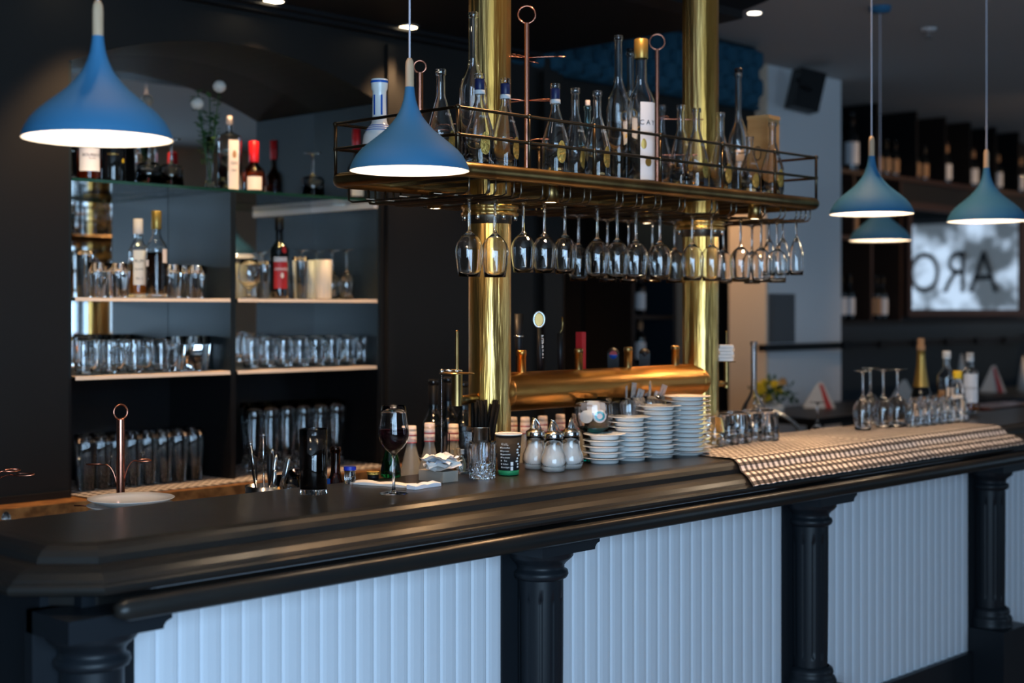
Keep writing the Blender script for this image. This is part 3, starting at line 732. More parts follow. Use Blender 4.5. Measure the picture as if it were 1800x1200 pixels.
for i, p in enumerate(front):
    sc = 1.0 if i < 2 else (.93 if i < 5 else .98)
    h = .205*sc
    k_hang.put((xat(p, YF), YF, ztop+.0045-h+.004), 'clear wine glass hanging upside down in the front row of the rack, ' + ordn(i, 14), sc=sc, group=gp)
for i, (p, yy) in enumerate(((1017, 2.80), (1147, 2.80), (1186, 2.80), (1272, 2.72), (1322, 2.72), (1105, 2.86), (1068, 2.88))):
    k_hang.put((xat(p, yy), yy, ztop-.19+.0085-.012), 'wine glass hanging in the back, %s' % ['between the fifth and sixth front glasses', 'just left of the second column', 'before the left side of the second column', 'just right of the second column', 'near the right end among the front ones', 'behind the eighth front glass', 'behind the sixth and seventh front glasses'][i], sc=.95, group=gp)
for i, (p, yy) in enumerate(((1352, 2.655), (1376, 2.60), (1400, 2.548))):
    k_flute.put((xat(p, yy), yy, ztop-.18+.012), 'slim champagne glass hanging at the right end of the rack, ' + ['third from right', 'second from right', 'rightmost, hanging clear'][i], sc=.86, group='champagne glasses at the rack end')

def bottle_mesh(h, Rr, rn, hb, hs, lip=.002, th=.0028, seg=36, lin=0, hollow=True):
    pr = [(Rr*.86, 0), (Rr*.97, .002), (Rr, .007), (Rr, hb)]
    for i in range(1, 9):
        t = i/8; k = t if lin else (1-cos(pi*t))/2
        k = k*.55 + t*.45 if lin == 2 else k
        pr.append((Rr + (rn-Rr)*k, hb + (hs-hb)*t))
    pr += [(rn*.97, h-.016), (rn*.97, h-.014), (rn+lip, h-.013), (rn+lip, h-.002), (rn+lip-.001, h)]
    if not hollow: return MB().lathe([(0, 0)] + pr + [(0, h)], seg)
    inn = [(r-th, z) for r, z in pr[::-1] if z > .007]; inn[0] = (rn-.0025, h)
    return MB().lathe([(0, 0)] + pr + inn + [(Rr-th-.001, .0105), (Rr*.5, .014), (0, .017)], seg)
# --- carafe style grappa bottles with a gold medallion
def mk_carafe(foil):
    def mk():
        t = thing('glass_bottle', (0, 0, 0), '', 'bottle', 'empty clear bottles on the rack')
        R_ = .036
        obj('body', bottle_mesh(.236, R_, .0115, .088, .172, .0022, lin=2), 'glass', t)
        mb = MB(); mb.patch(R_+.0012, -.36, .36, .028, .086, shape='oval')
        text_on(mb, 'GRAPPA' if False else 'DECENTE', .0, R_, 0, 0) if False else None
        obj('medallion', mb, 'gold', t)
        e = MB(); text_on(e, 'ITALIA', .008, .026, 0, .125); obj('embossing', e, 'silver', t)
        if foil:
            obj('neck_foil', MB().lathe([(.0122, .195), (.0128, .196), (.0128, .222), (.0122, .223)], 20), 'navyfoil', t)
            obj('neck_label', MB().lathe([(.0138, .184), (.0142, .185), (.0138, .1935), (.0132, .1945)], 20), 'silver', t)
        return t
    return mk
kc0, kc1 = Kind(mk_carafe(False)), Kind(mk_carafe(True))
RB = RZ+.0165
def rackpos(px, Y): return xat(px, Y), Y
for px, py, Y, foil, off, lab in (
    (775, 122, 2.62, 0, .9, 'the left rack end beside the second blue lamp'), (843, 130, 2.552, 1, .42, 'front of the big bottle before the first column'),
    (888, 138, 2.585, 1, .95, 'right edge of the first column'), (976, 147, 2.56, 1, .5, 'right of the tall copper stand'),
    (1011, 155, 2.635, 0, .75, 'right of the third navy-necked bottle'), (1050, 160, 2.56, 0, .85, 'left of the tall thin-necked bottle'),
    (1163, 185, 2.85, 0, 1.2, 'right behind the gold-capped bottle'), (1197, 185, 2.63, 0, .9, 'left edge of the second column'),
    (1224, 190, 2.545, 0, .9, 'middle of the second column'), (1267, 198, 2.60, 0, .75, 'right edge of the second column'), (1358, 215, 2.555, 0, .8, 'right end of the rack by the gold box'),
    (1318, 240, 2.58, 0, .6, 'foot of the cork-stoppered bottle near the right end')):
    x_, y_ = rackpos(px, Y); d = x_*CT + y_*ST; h = EYE + (HY-py)/FOC*d - RB
    K = kc1 if foil else kc0
    K.put((x_, y_, RB), ('navy-necked clear bottle with medallion at ' if foil else 'plain clear bottle with medallion at ') + lab, rz=face(x_, y_)+off, sc=(1 if h > .2 else .95, 1 if h > .2 else .95, h/.236))
# --- single tall bottles
def tall(px, py, Y, Rr, rn, fb, fs, label, parts, glass='glass', z=RB, name='glass_bottle', cat='bottle', off=0, group=None, hollow=True, hcap=0):
    x_, y_ = xat(px, Y), Y; d = x_*CT+y_*ST; h = EYE + (HY-py)/FOC*d - z - hcap
    t = thing(name, (x_, y_, z), label, cat, group, rz=face(x_, y_)+off)
    obj('body', bottle_mesh(h, Rr, rn, h*fb, h*fs, hollow=hollow), glass, t)
    for pt in parts:
        kind = pt[0]
        if kind == 'label': _, m_, a0, a1, f0, f1 = pt; obj('label', MB().patch(Rr+.0007, a0, a1, h*f0, h*f1, 12), m_, t)
        elif kind == 'oval': _, m_, a0, a1, f0, f1 = pt; obj('medallion', MB().patch(Rr+.0010, a0, a1, h*f0, h*f1, shape='oval'), m_, t)
        elif kind == 'text':
            _, m_, s_, sz, a, f = pt; mb = MB(); text_on(mb, s_, sz, Rr+.0014, a, h*f); obj('print', mb, m_, t)
        elif kind == 'cap': _, m_, rc, h0, h1 = pt; obj('cap', MB().lathe([(rc, h-h0), (rc*1.03, h-h0+.001), (rc*1.02, h+h1-.002), (rc*.9, h+h1), (0, h+h1)], 24), m_, t)
        elif kind == 'fill': _, m_, f = pt; obj('liquid', MB().lathe([(0, .016), (Rr-.0035, .014), (Rr-.0022, .016), (Rr-.0022, h*f), (0, h*f)], 32), m_, t)
        elif kind == 'ring':
            _, m_, a, f, r_ = pt; rr = Rr+.002
            obj('ring_print', MB().tube([(rr*cos(a+r_*cos(q)/rr), rr*sin(a+r_*cos(q)/rr), h*f+r_*1.2*sin(q)) for q in [2*pi*k/24 for k in range(24)]], .0022, 6, True), m_, t)
    return t
tall(832, 22, 2.655, .037, .0115, .50, .72, 'very tall clear bottle overlapping the left side of the first brass column', [('oval', 'goldcap', 1.0, 1.5, .30, .42)])
tall(1087, 63, 2.70, .036, .0115, .52, .74, 'tall clear bottle with long open neck in the middle of the rack', [])
tall(1108, 92, 2.84, .034, .011, .52, .74, 'clear bottle with cork stopper and gold ring print behind the gold-capped one', [('label', 'label_w', -.5, .5, .12, .44), ('ring', 'goldcap', -.2, .50, .022), ('cap', 'black', .013, -.004, .012), ('oval', 'yellow', -.2, .1, .2, .26)])
tall(1127, 70, 2.59, .040, .0165, .55, .73, 'large clear bottle with gold screw cap and white lettered label', [('label', 'label_w', -.05, 1.25, .03, .56), ('text', 'ink', 'C A Y', .020, .50, .42), ('text', 'goldcap', 'SELECTION' if False else 'CUVEE', .009, .6, .35),
     ('oval', 'goldcap', .0, .4, .24, .31), ('oval', 'goldcap', .3, .8, .12, .19), ('cap', 'goldcap', .0195, .055, .002)])
tall(1298, 128, 2.66, .036, .0105, .44, .68, 'clear bottle with black cork stopper right of the second column', [('cap', 'black', .0125, -.003, .014), ('oval', 'gold', .7, 1.2, .22, .36)])
tall(1033, 186, 2.74, .027, .010, .55, .75, 'small pale turquoise bottle with white dropper between two clear ones', [('cap', 'capw', .007, -.001, .016), ('oval', 'gold', .5, 1.2, .12, .36)], glass='glass_aqua')
t = thing('gift_box', (xat(1342, 2.66), 2.66, RB), 'gold wooden bottle box standing at the right end of the rack', 'box', rz=.1)
xb = xat(1342, 2.66); hbx = EYE + (HY-205)/FOC*(xb*CT+2.66*ST) - RB
obj('box_body', MB().box(-.038, .038, -.038, .038, 0, hbx-.012), 'boxwood', t); obj('lid', MB().box(-.040, .040, -.040, .040, hbx-.012, hbx), 'boxwood', t)
obj('ring_mark', MB().tube([(-.0395, .012*cos(q), hbx*.55+.022*sin(q)) for q in [2*pi*k/20 for k in range(20)]], .0015, 6, True), 'ink', t)
# ceramic ouzo bottle in the form of a column
xc, yc = xat(667, 2.86), 2.86
t = thing('ceramic_bottle', (xc, yc, RB), 'white and blue ceramic bottle shaped like a temple column behind the lamp', 'bottle', rz=face(xc, yc)+.3)
obj('body', MB().lathe([(0, 0), (.045, 0), (.047, .02), (.046, .07), (.042, .10), (.032, .118), (.022, .130), (.0195, .14), (.0185, .20), (.0185, .215), (.0215, .222), (.0225, .236), (.0225, .247), (.02, .248), (0, .246)], 40), 'porcelain', t)
for k, zz in enumerate((.112, .118, .124)): obj('stripe', MB().lathe([(.0365-.004*k-.0028, zz-.0008), (.0380-.0045*k, zz), (.0365-.0048*k-.001, zz+.0016)], 40), 'bluepaint', t)
obj('stripe', MB().lathe([(.0226, .237), (.0232, .238), (.0232, .242), (.0226, .243)], 32), 'bluepaint', t)
for k in range(6):
    a = k*pi/3; obj('painted_flute', MB().patch(.0196, a-.13, a+.13, .152, .205, 3), 'bluepaint', t)
# ------------------------------------------------------------------ copper mug stands
def stand(loc, H, r, ring, arms, label, a_ring):
    t = thing('mug_stand', loc, label, 'mug stand')
    obj('rod', MB().cyl(r, 0, H, seg=20), 'copper', t)
    obj('foot', MB().lathe([(0, 0), (3.9*r, 0), (3.9*r, .003), (r, .006)], 32), 'copper', t)
    obj('ring', MB().tube([(ring*cos(q)*cos(a_ring), ring*cos(q)*sin(a_ring), H+ring*1.0+ring*sin(q)) for q in [2*pi*k/28 for k in range(28)]], .0021 if r < .009 else .0026, 8, True), 'copper', t)
    for (z, a, L_, rise, loop, w) in arms:
        pts = [(r*cos(a), r*sin(a), z)]
        for k in range(1, 8): q = k/7; pts.append(((r+L_*q**(1.6 if rise > .02 else 1))*cos(a), (r+L_*q**(1.6 if rise > .02 else 1))*sin(a), z + rise*sin(q*pi/2)))
        e = pts[-1]; ca, sa = cos(a), sin(a)
        for k in range(1, 15):
            q = pi + 2*pi*k/16; fx = loop + loop*cos(q); fy = w*sin(q)
            pts.append((e[0] + fx*ca - fy*sa, e[1] + fx*sa + fy*ca, e[2] + .0018*sin(q)))
        obj('arm', MB().tube(pts, .0014 if r < .009 else .0017, 6), 'copper', t)
    return t
va = atan2(-CT, ST)      # horizontal direction that runs to the right in the picture
def rstand(px, top, Y, rpx, label, arms, ring):
    x_, y_ = xat(px, Y), Y; d = x_*CT+y_*ST; H = EYE + (HY-top)/FOC*d - RB
    return stand((x_, y_, RB), H, rpx, ring, arms, label, va)
xx0 = xat(926, 2.64); d0 = xx0*CT+2.64*ST
zA = EYE + (HY-98)/FOC*d0 - RB; zB = EYE + (HY-174)/FOC*d0 - RB; zC = EYE + (HY-245)/FOC*d0 - RB
rstand(926, 41, 2.66, .0066, 'tall copper mug stand with ring handle right of the first brass column', [(zA, va, .075, .003, .012, .006), (zA+.003, va+pi-.3, .02, .006, .010, .005), (zA-.008, va+.9, .02, .0, .012, .006), (zA, va+pi+.3, .05, .0, .012, .006),
    (zB, va+.22, .06, .006, .010, .006), (zB, va-.25, .055, -.003, .012, .006), (zB, va+pi+.2, .05, .003, .012, .006), (zB, va+pi-.2, .05, -.003, .012, .006), (zC, va+.3, .03, .006, .012, .006), (zC, va+pi, .02, .0, .012, .006)], .0235)
rstand(738, 128, 2.86, .0095, 'copper mug stand half hidden behind the second blue lamp', [(.13, va, .03, -.006, .02, .008), (.12, va-.3, .06, .02, .02, .008), (.11, va+.4, .05, .015, .02, .008)], .0165)
rstand(1155, 87, 2.745, .0055, 'copper mug stand behind the gold-capped bottle', [(.232, va, .105, -.002, .016, .005), (.236, va+.6, .02, .006, .010, .005), (.12, va, .09, .0, .016, .005), (.11, va+.7, .04, .0, .012, .006)], .0235)
def wstand(px, Y, label, top_py, arms):
    x_, y_ = xat(px, Y), Y; d = x_*CT+y_*ST; H = EYE + (HY-top_py)/FOC*d - .981
    return stand((x_, y_, .981), H, .0105, .019, arms, label, va+.75)
wstand(212, 3.25, 'copper mug stand rising behind the stack of white plates', 737, [(.13, va, .028, .055, .020, .010), (.12, va+pi, .030, .055, .024, .010), (.035, va+.1, .055, .035, .026, .012), (.04, va+pi-.1, .06, .028, .026, .012), (.065, va+pi-.5, .02, .008, .02, .010)])
wstand(-28, 3.20, 'copper mug stand at the left picture edge, only its arms showing', 737, [(.13, va, .055, .055, .026, .010), (.13, va+.7, .035, .06, .02, .010), (.02, va+.1, .07, .035, .026, .012), (.05, va+pi, .04, .03, .02, .01)])
# ================================================================== THINGS ON THE COUNTER
Z = T + .0006
def put(px, py, z=Z): return onZ(px, py, z)
# glass of red wine
x_, y_ = put(692, 867); t = thing('wine_glass', (x_, y_, Z), 'glass of red wine standing on the counter', 'wine glass', sc=1.005)
g_ = stem_glass(WG, .094); obj('glass', g_, 'glass', t)
wl = [(0, .0945), (.008, .0965), (.0185, .1055), (.0295, .1195), (.0340, .133), (.0346, .143), (.0342, .1505), (0, .1505)]
obj('wine', MB().lathe(wl, 40), 'wine', t)
# tall glass of cola
x_, y_ = put(551, 868); t = thing('cola_glass', (x_, y_, Z), 'tall straight glass full of dark cola on the counter', 'drink')
obj('glass', MB().lathe([(0, 0), (.030, 0), (.0315, .002), (.0335, .152), (.0325, .1525), (.0310, .151), (.0290, .014), (.02, .013), (0, .013)], 40), 'glass', t)
obj('cola', MB().lathe([(0, .0135), (.0292, .0145), (.0309, .1448), (0, .1448)], 40), 'cola', t)
# cut crystal tumbler with a bar spoon tip
def facet(a, z): return 1 + (.075*abs(sin(6*a+z*170))*abs(sin(6*a-z*170)) - .02 if .006 < z < .042 else (.03*abs(sin(9*a)) if z <= .078 else 0))
x_, y_ = put(848, 841); tw_ = thing('crystal_tumbler', (x_, y_, Z), 'cut crystal whisky tumbler standing empty near the counter edge', 'glass')
pr = [(.030, 0), (.0325, .002)] + [(.0325+.0012*k/10, .004+.004*k) for k in range(11)] + [(.0345, .058), (.0348, .078), (.0350, .095)]
obj('glass', MB().lathe([(0, 0)] + pr + [(.0335, .0951), (.0318, .0901), (.0290, .016), (.015, .014), (0, .014)], 96, rf=lambda a, z: facet(a, z) if .001 < z < .09 and abs(z-.016) > .0001 and abs(z-.014) > .0001 else 1, smooth=False), 'glass', tw_)
# shot glass with amber liquor
x_, y_ = put(885, 830); t = thing('shot_glass', (x_, y_, Z), 'small shot glass with amber liquor beside the paper cup', 'glass')
obj('glass', g_lathe([(.0140, 0), (.015, .002), (.0205, .052)], .0013, 28, .008), 'glass', t)
obj('liquor', MB().lathe([(0, .0088), (.0142, .0092), (.0168, .028), (0, .028)], 28), 'amber', t)
# paper coffee cup
x_, y_ = put(894, 834); t = thing('paper_cup', (x_, y_, Z), 'black paper coffee cup with white printing and green foot band', 'paper cup', rz=face(x_, y_))
h_ = .108
obj('cup', MB().lathe([(0, .004), (.0245, .003), (.0255, 0), (.0262, .001), (.0345, h_-.002), (.0338, h_-.004), (.0255, .007), (0, .007)], 40), 'black_paper', t)
obj('rim', MB().lathe([(.0338, h_-.004), (.0355, h_-.003), (.0360, h_-.001), (.0350, h_+.001), (.0330, h_-.001), (.0330, h_-.006)], 40), 'label', t, label='cream rolled rim')
obj('green_band', MB().lathe([(.0263, .001), (.0268, .0012), (.0276, .013), (.0270, .0135)], 40), 'green', t)
def cr(z): return .0270 + (.0350-.0262)*z/h_
mb = MB(); text_on(mb, 'K.U.L.', .008, cr(.078), -.30, .082)
for k in range(7):
    zz = .073 - .0085*k; q = cr(zz)
    mb.patch(q, -.72, -.62, zz-.0018, zz+.0018, 2)
    text_on(mb, ['Filterkaffee', 'Espresso', 'Cappuccino', 'Macchiato', 'Tee', 'Kakao', 'Sonstiges'][k], .0058, q, -.28, zz)
obj('menu_print', mb, 'ink_w', t)
mb = MB()
for k in range(9):
    zz = .082 - .0075*k; q = cr(zz)+.0002; a = .75 + .12*sin(k*1.9)
    mb.patch(q, a, a + .16 + .16*abs(sin(k*1.3)), zz-.002, zz+.003, 6, shape='oval')
mb.patch(cr(.02)+.0002, .18, .42, .014, .024, 3); mb.patch(cr(.032)+.0002, .18, .42, .0265, .036, 3)
obj('ornament_print', mb, 'ink_w', t)
# sugar shakers
def mk_sugar():
    t = thing('sugar_shaker', (0, 0, 0), '', 'sugar shaker', 'sugar shakers on the counter')
    o_ = [(.024, 0), (.029, .002), (.0335, .014), (.0345, .026), (.0325, .040), (.0280, .050), (.0255, .058), (.0250, .074), (.0235, .090)]
    rib = lambda a, z: 1 + (.022*abs(cos(18*a)) if .004 < z < .056 else 0)
    obj('jar', g_lathe(o_, .0018, 72, .0028, rf=rib), 'glass', t)
    obj('sugar', MB().lathe([(0, .0032), (.0255, .0034), (.0308, .014), (.0320, .026), (.030, .040), (.0252, .051), (.0228, .058), (.0200, .066), (.008, .072), (0, .070)], 32), 'sugar', t)
    obj('lid', MB().lathe([(.0225, .088), (.0255, .088), (.026, .090), (.026, .099), (.0245, .102), (.018, .106), (.014, .109), (0, .110)], 36), 'steel', t)
    obj('spout', MB().lathe([(.0115, .106), (.0095, .115), (.0045, .133), (.003, .1335), (0, .130)], 24, (.004, 0, 0)), 'steel', t)
    obj('flap', MB().tube([(-.016, 0, .107), (-.010, 0, .122), (-.002, 0, .134), (.008, 0, .137)], .0018, 8), 'steel', t)
    return t
KS = Kind(mk_sugar)
for (px, py, lab, a) in ((941, 823, 'glass sugar shaker with chrome spout lid, left one of the three', 2.2), (973, 828, 'glass sugar shaker with chrome spout lid, front middle one of the three', 2.6), (1003, 823, 'glass sugar shaker with chrome spout lid, right one beside the saucers', .4)):
    x_, y_ = put(px, py); KS.put((x_, y_, Z), lab, rz=a)
# saucers
sp = [(0, .0015), (.036, .0015), (.038, 0), (.0405, 0), (.042, .003), (.0435, .0075), (.050, .0098), (.0625, .0122), (.0632, .0130), (.0625, .0137), (.050, .0116), (.043, .0105), (0, .0100)]
k_sau = simple('saucer', MB().lathe(sp, 44), 'porcelain', 'saucer')
for si, (px, py, n, sc, lab) in enumerate(((1062, 813, 5, .95, 'shortest saucer stack'), (1107, 808, 9, .97, 'second shortest saucer stack'), (1156, 803, 11, 1.05, 'second tallest saucer stack'), (1208, 798, 13, 1.12, 'tallest saucer stack'))):
    x_, y_ = put(px, py); st = [.0166, .0140, .01385, .01345][si]
    for k in range(n):
        pos = 'lowest' if k == 0 else 'topmost' if k == n-1 else ['', 'second from bottom', 'third from bottom', 'fourth from bottom', 'fifth from bottom', 'sixth from bottom', 'seventh from bottom', 'eighth from bottom', 'ninth from bottom', 'tenth from bottom', 'eleventh from bottom', 'twelfth from bottom'][k]
        q = sc*1.0
        k_sau.put((x_ + random.uniform(-.0022, .0022), y_ + random.uniform(-.0022, .0022), Z + k*st), 'white porcelain saucer, %s in the %s' % (pos, lab), rz=random.random()*6, sc=(q, q, st/.0139), group='saucers in stacks on the counter')
# plates below the counter edge
pp = [(0, .002), (.055, .002), (.058, 0), (.062, .002), (.085, .010), (.100, .0165), (.1015, .018), (.1, .0188), (.084, .0125), (.060, .006), (0, .005)]
k_pl = simple('plate', MB().lathe(pp, 56), 'porcelain', 'plate')
for k in range(8):
    k_pl.put((xat(230, 3.0)+random.uniform(-.002, .002), 3.0+random.uniform(-.002, .002), .981 + .0152*k), 'large white plate, %s of the stack at the left end behind the counter' % ['lowest', 'second from bottom', 'third from bottom', 'fourth from bottom', 'fourth from top', 'third from top', 'second from top', 'topmost'][k], group='plates stacked at the left end')
# goblet with creamers
def goblet(px, py, label, stemmat, z=Z, sc=1):
    x_, y_ = onZ(px, py, z); t = thing('goblet', (x_, y_, z), label, 'goblet', sc=sc)
    obj('stem', MB().lathe([(0, 0), (.034, 0), (.034, .002), (.012, .006), (.0065, .012), (.006, .04), (.009, .055), (.018, .068), (.030, .076), (.040, .084), (.0385, .0845), (.028, .078), (0, .074)], 36), stemmat, t)
    obj('bowl', MB().lathe([(.0400, .0838), (.0475, .098), (.0500, .118), (.0480, .140), (.0445, .158), (.0433, .158), (.0466, .140), (.0486, .118), (.0462, .099), (.0388, .0846)], 40), 'glass', t)
    return t, x_, y_
t, gx, gy = goblet(1043, 809, 'round goblet with teal stem filled with white creamer portions', 'glass_teal', sc=1.14)
def creamer(loc, rot, label, m2):
    t = thing('creamer_portion', loc, label, 'creamer', 'creamer portions in the goblet'); t.rotation_euler = rot
    obj('tub', MB().lathe([(0, -.012), (.011, -.012), (.0165, .006), (.019, .007), (.019, .008), (0, .008)], 20), 'capw', t)
    obj('foil_lid', MB().lathe([(0, .0087), (.0188, .0087)], 20), m2, t)
    if m2 == 'paper_blue': obj('round_print', MB().lathe([(.008, .0092), (.0145, .0092)], 20), 'glass_teal', t)
fa = face(gx, gy)
def off(rr, s_, fwd): return gx + s_*ST + fwd*cos(fa), gy - s_*CT + fwd*sin(fa)
for i, (s_, fw, zz, rx, m2) in enumerate(((-.020, .010, .108, 1.2, 'paper'), (.018, .016, .112, 1.5, 'paper_blue'), (.0, -.005, .128, .9, 'paper'), (-.018, -.012, .136, 2.4, 'capw'), (.017, -.016, .132, 1.9, 'paper'))):
    a, b = off(0, s_, fw)
    creamer((a, b, Z+zz*1.14), (0, rx, fa), 'white creamer portion in the goblet, %s' % ['left with tilted lid', 'right front with round blue print', 'middle standing on edge', 'upper left at the rim', 'upper right at the back'][i], m2)
# ---- glasses of wrapped cutlery and biscuits behind the stacks
for i, (px, yy, lab, n, sd) in enumerate(((1103, 2.675, 'clear goblet of clear-wrapped sticks behind the second saucer stack', 6, 3), (1140, 2.68, 'clear goblet of clear-wrapped sticks left of the tallest saucer stack', 9, 5))):
    xx = xat(px, yy); t = thing('goblet', (xx, yy, Z), lab, 'goblet', 'goblets of wrapped sticks', sc=1.1)
    obj('stem', MB().lathe([(0, 0), (.034, 0), (.034, .002), (.012, .006), (.0065, .012), (.006, .04), (.009, .055), (.018, .068), (.030, .076), (.040, .084), (.0385, .0845), (.028, .078), (0, .074)], 36), 'glass', t)
    obj('bowl', MB().lathe([(.0400, .0838), (.0475, .098), (.0500, .118), (.0480, .140), (.0445, .158), (.0433, .158), (.0466, .140), (.0486, .118), (.0462, .099), (.0388, .0846)], 40), 'glass', t)
    rr = random.Random(sd)
    for k in range(n):
        a = rr.random()*6.28; L_ = rr.uniform(.085, .125); tl = rr.uniform(.10, .42); r0 = .012
        b0 = Vector((xx + r0*cos(a), yy + r0*sin(a), Z+.098)); dr = Vector((sin(tl)*cos(a), sin(tl)*sin(a), cos(tl)))
        w = thing('wrapped_stick', b0, 'clear-wrapped stick number %s leaning in the %s wrapped goblet' % (['one', 'two', 'three', 'four', 'five', 'six', 'seven', 'eight', 'nine'][k], ['left', 'right'][i]) if False else 'thin stick wrapped in clear foil leaning in the %s goblet of wrapped sticks' % ['left', 'right'][i], 'wrapped stick', 'wrapped sticks in the %s goblet' % ['left', 'right'][i])
        w.rotation_euler = dr.to_track_quat('Z', 'X').to_euler()
        obj('stick', MB().box(-.0022, .0022, -.001, .001, 0, L_*.9), 'card' if k % 3 else 'steel', w)
        obj('wrapper', MB().add([(-.009, 0, 0), (.009, .001, 0), (.009, -.001, L_), (-.009, .002, L_), (-.009, .004, 0), (.009, .0035, 0), (.010, .003, L_), (-.008, .005, L_)], [(0, 1, 2, 3), (7, 6, 5, 4), (0, 3, 7, 4), (1, 5, 6, 2), (2, 6, 7, 3), (0, 4, 5, 1)]), 'plastic', w)
# straw holder
xx, yy = xat(842, 2.70), 2.70
t = thing('straw_holder', (xx, yy, Z), 'steel beaker holding black straws behind the crystal tumbler', 'straw holder')
obj('beaker', MB().lathe([(0, 0), (.028, 0), (.028, .002), (.033, .118), (.034, .119), (.033, .120), (.031, .118), (.0265, .004), (0, .004)], 40), 'steel', t)
def straws(n, cx, tilt, lab, spread):
    for k in range(n):
        q = thing if False else None
        a = 2*pi*k/n; rr_ = .004 + spread*(k % 3)/2
        b = Vector((xx + cx*ST*.3 + rr_*cos(a), yy - cx*CT*.3 + rr_*sin(a), Z+.006))
        tp = Vector((xx + cx*ST + rr_*.9*cos(a), yy - cx*CT + rr_*.9*sin(a), Z + .185 + .006*sin(k*2.3)))
        dr = tp-b; mb = MB().lathe([(.0030, 0), (.0046, 0), (.0046, dr.length), (.0036, dr.length), (.0036, .002)], 10)
        o = obj('straw', mb, 'straw', loc=b); o.rotation_euler = dr.to_track_quat('Z', 'X').to_euler()
        tag(o, lab, 'straw', lab.split(' in ')[0].replace('black', 'straws') if False else ('straws in the upright bunch' if cx < .012 else 'straws in the leaning bunch'))
straws(20, .000, 0, 'black straw in the upright bunch in the steel beaker', .015)
straws(7, .044, 0, 'black straw in the bunch leaning right out of the steel beaker', .012)
# square glass canister with little bottles
xx, yy = xat(803, 2.72), 2.72; fa = face(xx, yy)
t = thing('glass_canister', (xx, yy, Z), 'square clear glass canister holding little bottles left of the straws', 'canister', rz=fa+.35)
c_ = MB(); a_, b_, h_ = .034, .031, .108
for r_, z0_, z1_ in ((a_, 0, h_),):
    c_.add([(-a_, -a_, 0), (a_, -a_, 0), (a_, a_, 0), (-a_, a_, 0), (-a_, -a_, h_), (a_, -a_, h_), (a_, a_, h_), (-a_, a_, h_), (-b_, -b_, h_), (b_, -b_, h_), (b_, b_, h_), (-b_, b_, h_), (-b_, -b_, .006), (b_, -b_, .006), (b_, b_, .006), (-b_, b_, .006)],
       [(3, 2, 1, 0), (0, 1, 5, 4), (1, 2, 6, 5), (2, 3, 7, 6), (3, 0, 4, 7), (4, 5, 9, 8), (5, 6, 10, 9), (6, 7, 11, 10), (7, 4, 8, 11), (9, 13, 12, 8), (10, 14, 13, 9), (11, 15, 14, 10), (8, 12, 15, 11), (12, 13, 14, 15)])
obj('glass', c_, 'glass', t)
for i, (s_, fw, m_, lab, cp_) in enumerate(((-.013, .006, 'amber', 'miniature amber bottle with cork inside the glass canister', 'cork'), (.004, -.012, 'cork', 'miniature tan bottle at the back of the glass canister', 'cork'), (.014, .012, 'glass_aqua', 'miniature pale bottle with silver cap inside the glass canister', 'silver'))):
    mx, my = xx + s_*ST + fw*cos(fa), yy - s_*CT + fw*sin(fa)
    q = thing('miniature_bottle', (mx, my, Z+.0065), lab, 'bottle', 'miniature bottles in the canister')
    obj('body', MB().lathe([(0, 0), (.0085, 0), (.0095, .002), (.0095, .026), (.004, .036), (.004, .044), (0, .044)], 18), m_, q)
    obj('stopper', MB().cyl(.0052, .0442, .057, seg=14), cp_, q)
# grey card box with crumpled slips
bx_, by_ = put(787, 846)
t = thing('card_box', (bx_, by_, Z), 'low grey box under the crumpled paper slips', 'box', rz=.0)
obj('box_body', MB().box(-.030, .022, -.014, .075, 0, .027), 'card', t)
rr = random.Random(4)
for k in range(7):
    mb = MB(); vs = []; fs = []; n_ = 8; ph = rr.random()*6; fr = rr.uniform(60, 110)
    for j in range(n_+1):
        for i in range(n_+1):
            a, b = (i/n_-.5)*.085, (j/n_-.5)*.06
            vs.append((a, b, .0045*(sin(a*fr+ph)+cos(b*fr*1.3+ph*2)) + .002*rr.random()))
    for j in range(n_):
        for i in range(n_): q = j*(n_+1)+i; fs.append((q, q+1, q+n_+2, q+n_+1))
    mb.add(vs, fs); nn = len(vs); mb.add([(a, b, c-.0006) for a, b, c in vs], [f[::-1] for f in fs])
    o = obj('paper_slip', mb, ['paper', 'paper', 'paper_blue', 'paper', 'paper_blue', 'paper', 'paper'][k], loc=(bx_ - .010 + rr.uniform(-.012, .012), by_ + .022 + rr.uniform(-.01, .01), Z+.037+.0045*k*(1 if k < 6 else .9)), rz=rr.uniform(-.7, .7))
    tag(o, 'crumpled paper slip on the grey box, %s of the pile' % ['lowest', 'second from bottom', 'third from bottom', 'middle', 'third from top', 'second from top', 'topmost'][k], 'paper slip', 'crumpled paper slips on the box')
def flat_slip(px0, py0, px1, py1, w_, m_, label, z=0, th=.004, wav=.003):
    a = Vector((*onZ(px0, py0, Z), Z+z)); b = Vector((*onZ(px1, py1, Z), Z+z)); dv = b-a; L_ = dv.length; nrm = Vector((-dv.y, dv.x, 0)).normalized()
    vs = []; fs = []; n_ = 16
    for i in range(n_+1):
        q = i/n_; p = a + dv*q
        for s_, hh in ((-.5, 0), (-.5, th), (.5, th*1.3), (.5, 0)):
            vs.append((*(p + nrm*w_*s_*(1+.1*sin(q*9)))[:2], Z+z+hh + (wav*abs(sin(q*7+s_)) if hh else 0)))
    for i in range(n_):
        for k in range(4): c0 = 4*i+k; c1 = 4*i+(k+1) % 4; fs.append((c0, c1, c1+4, c0+4))
    fs += [(0, 1, 2, 3)[::-1], tuple(range(4*n_, 4*n_+4))]
    tag(obj('paper_slip', MB().add(vs, fs), m_), label, 'paper slip')
flat_slip(622, 849, 726, 856, .035, 'paper', 'long flat paper slip lying behind the wine glass stem')
flat_slip(722, 860, 768, 853, .026, 'paper_blue', 'folded bluish slip lying right of the wine glass foot', th=.007)
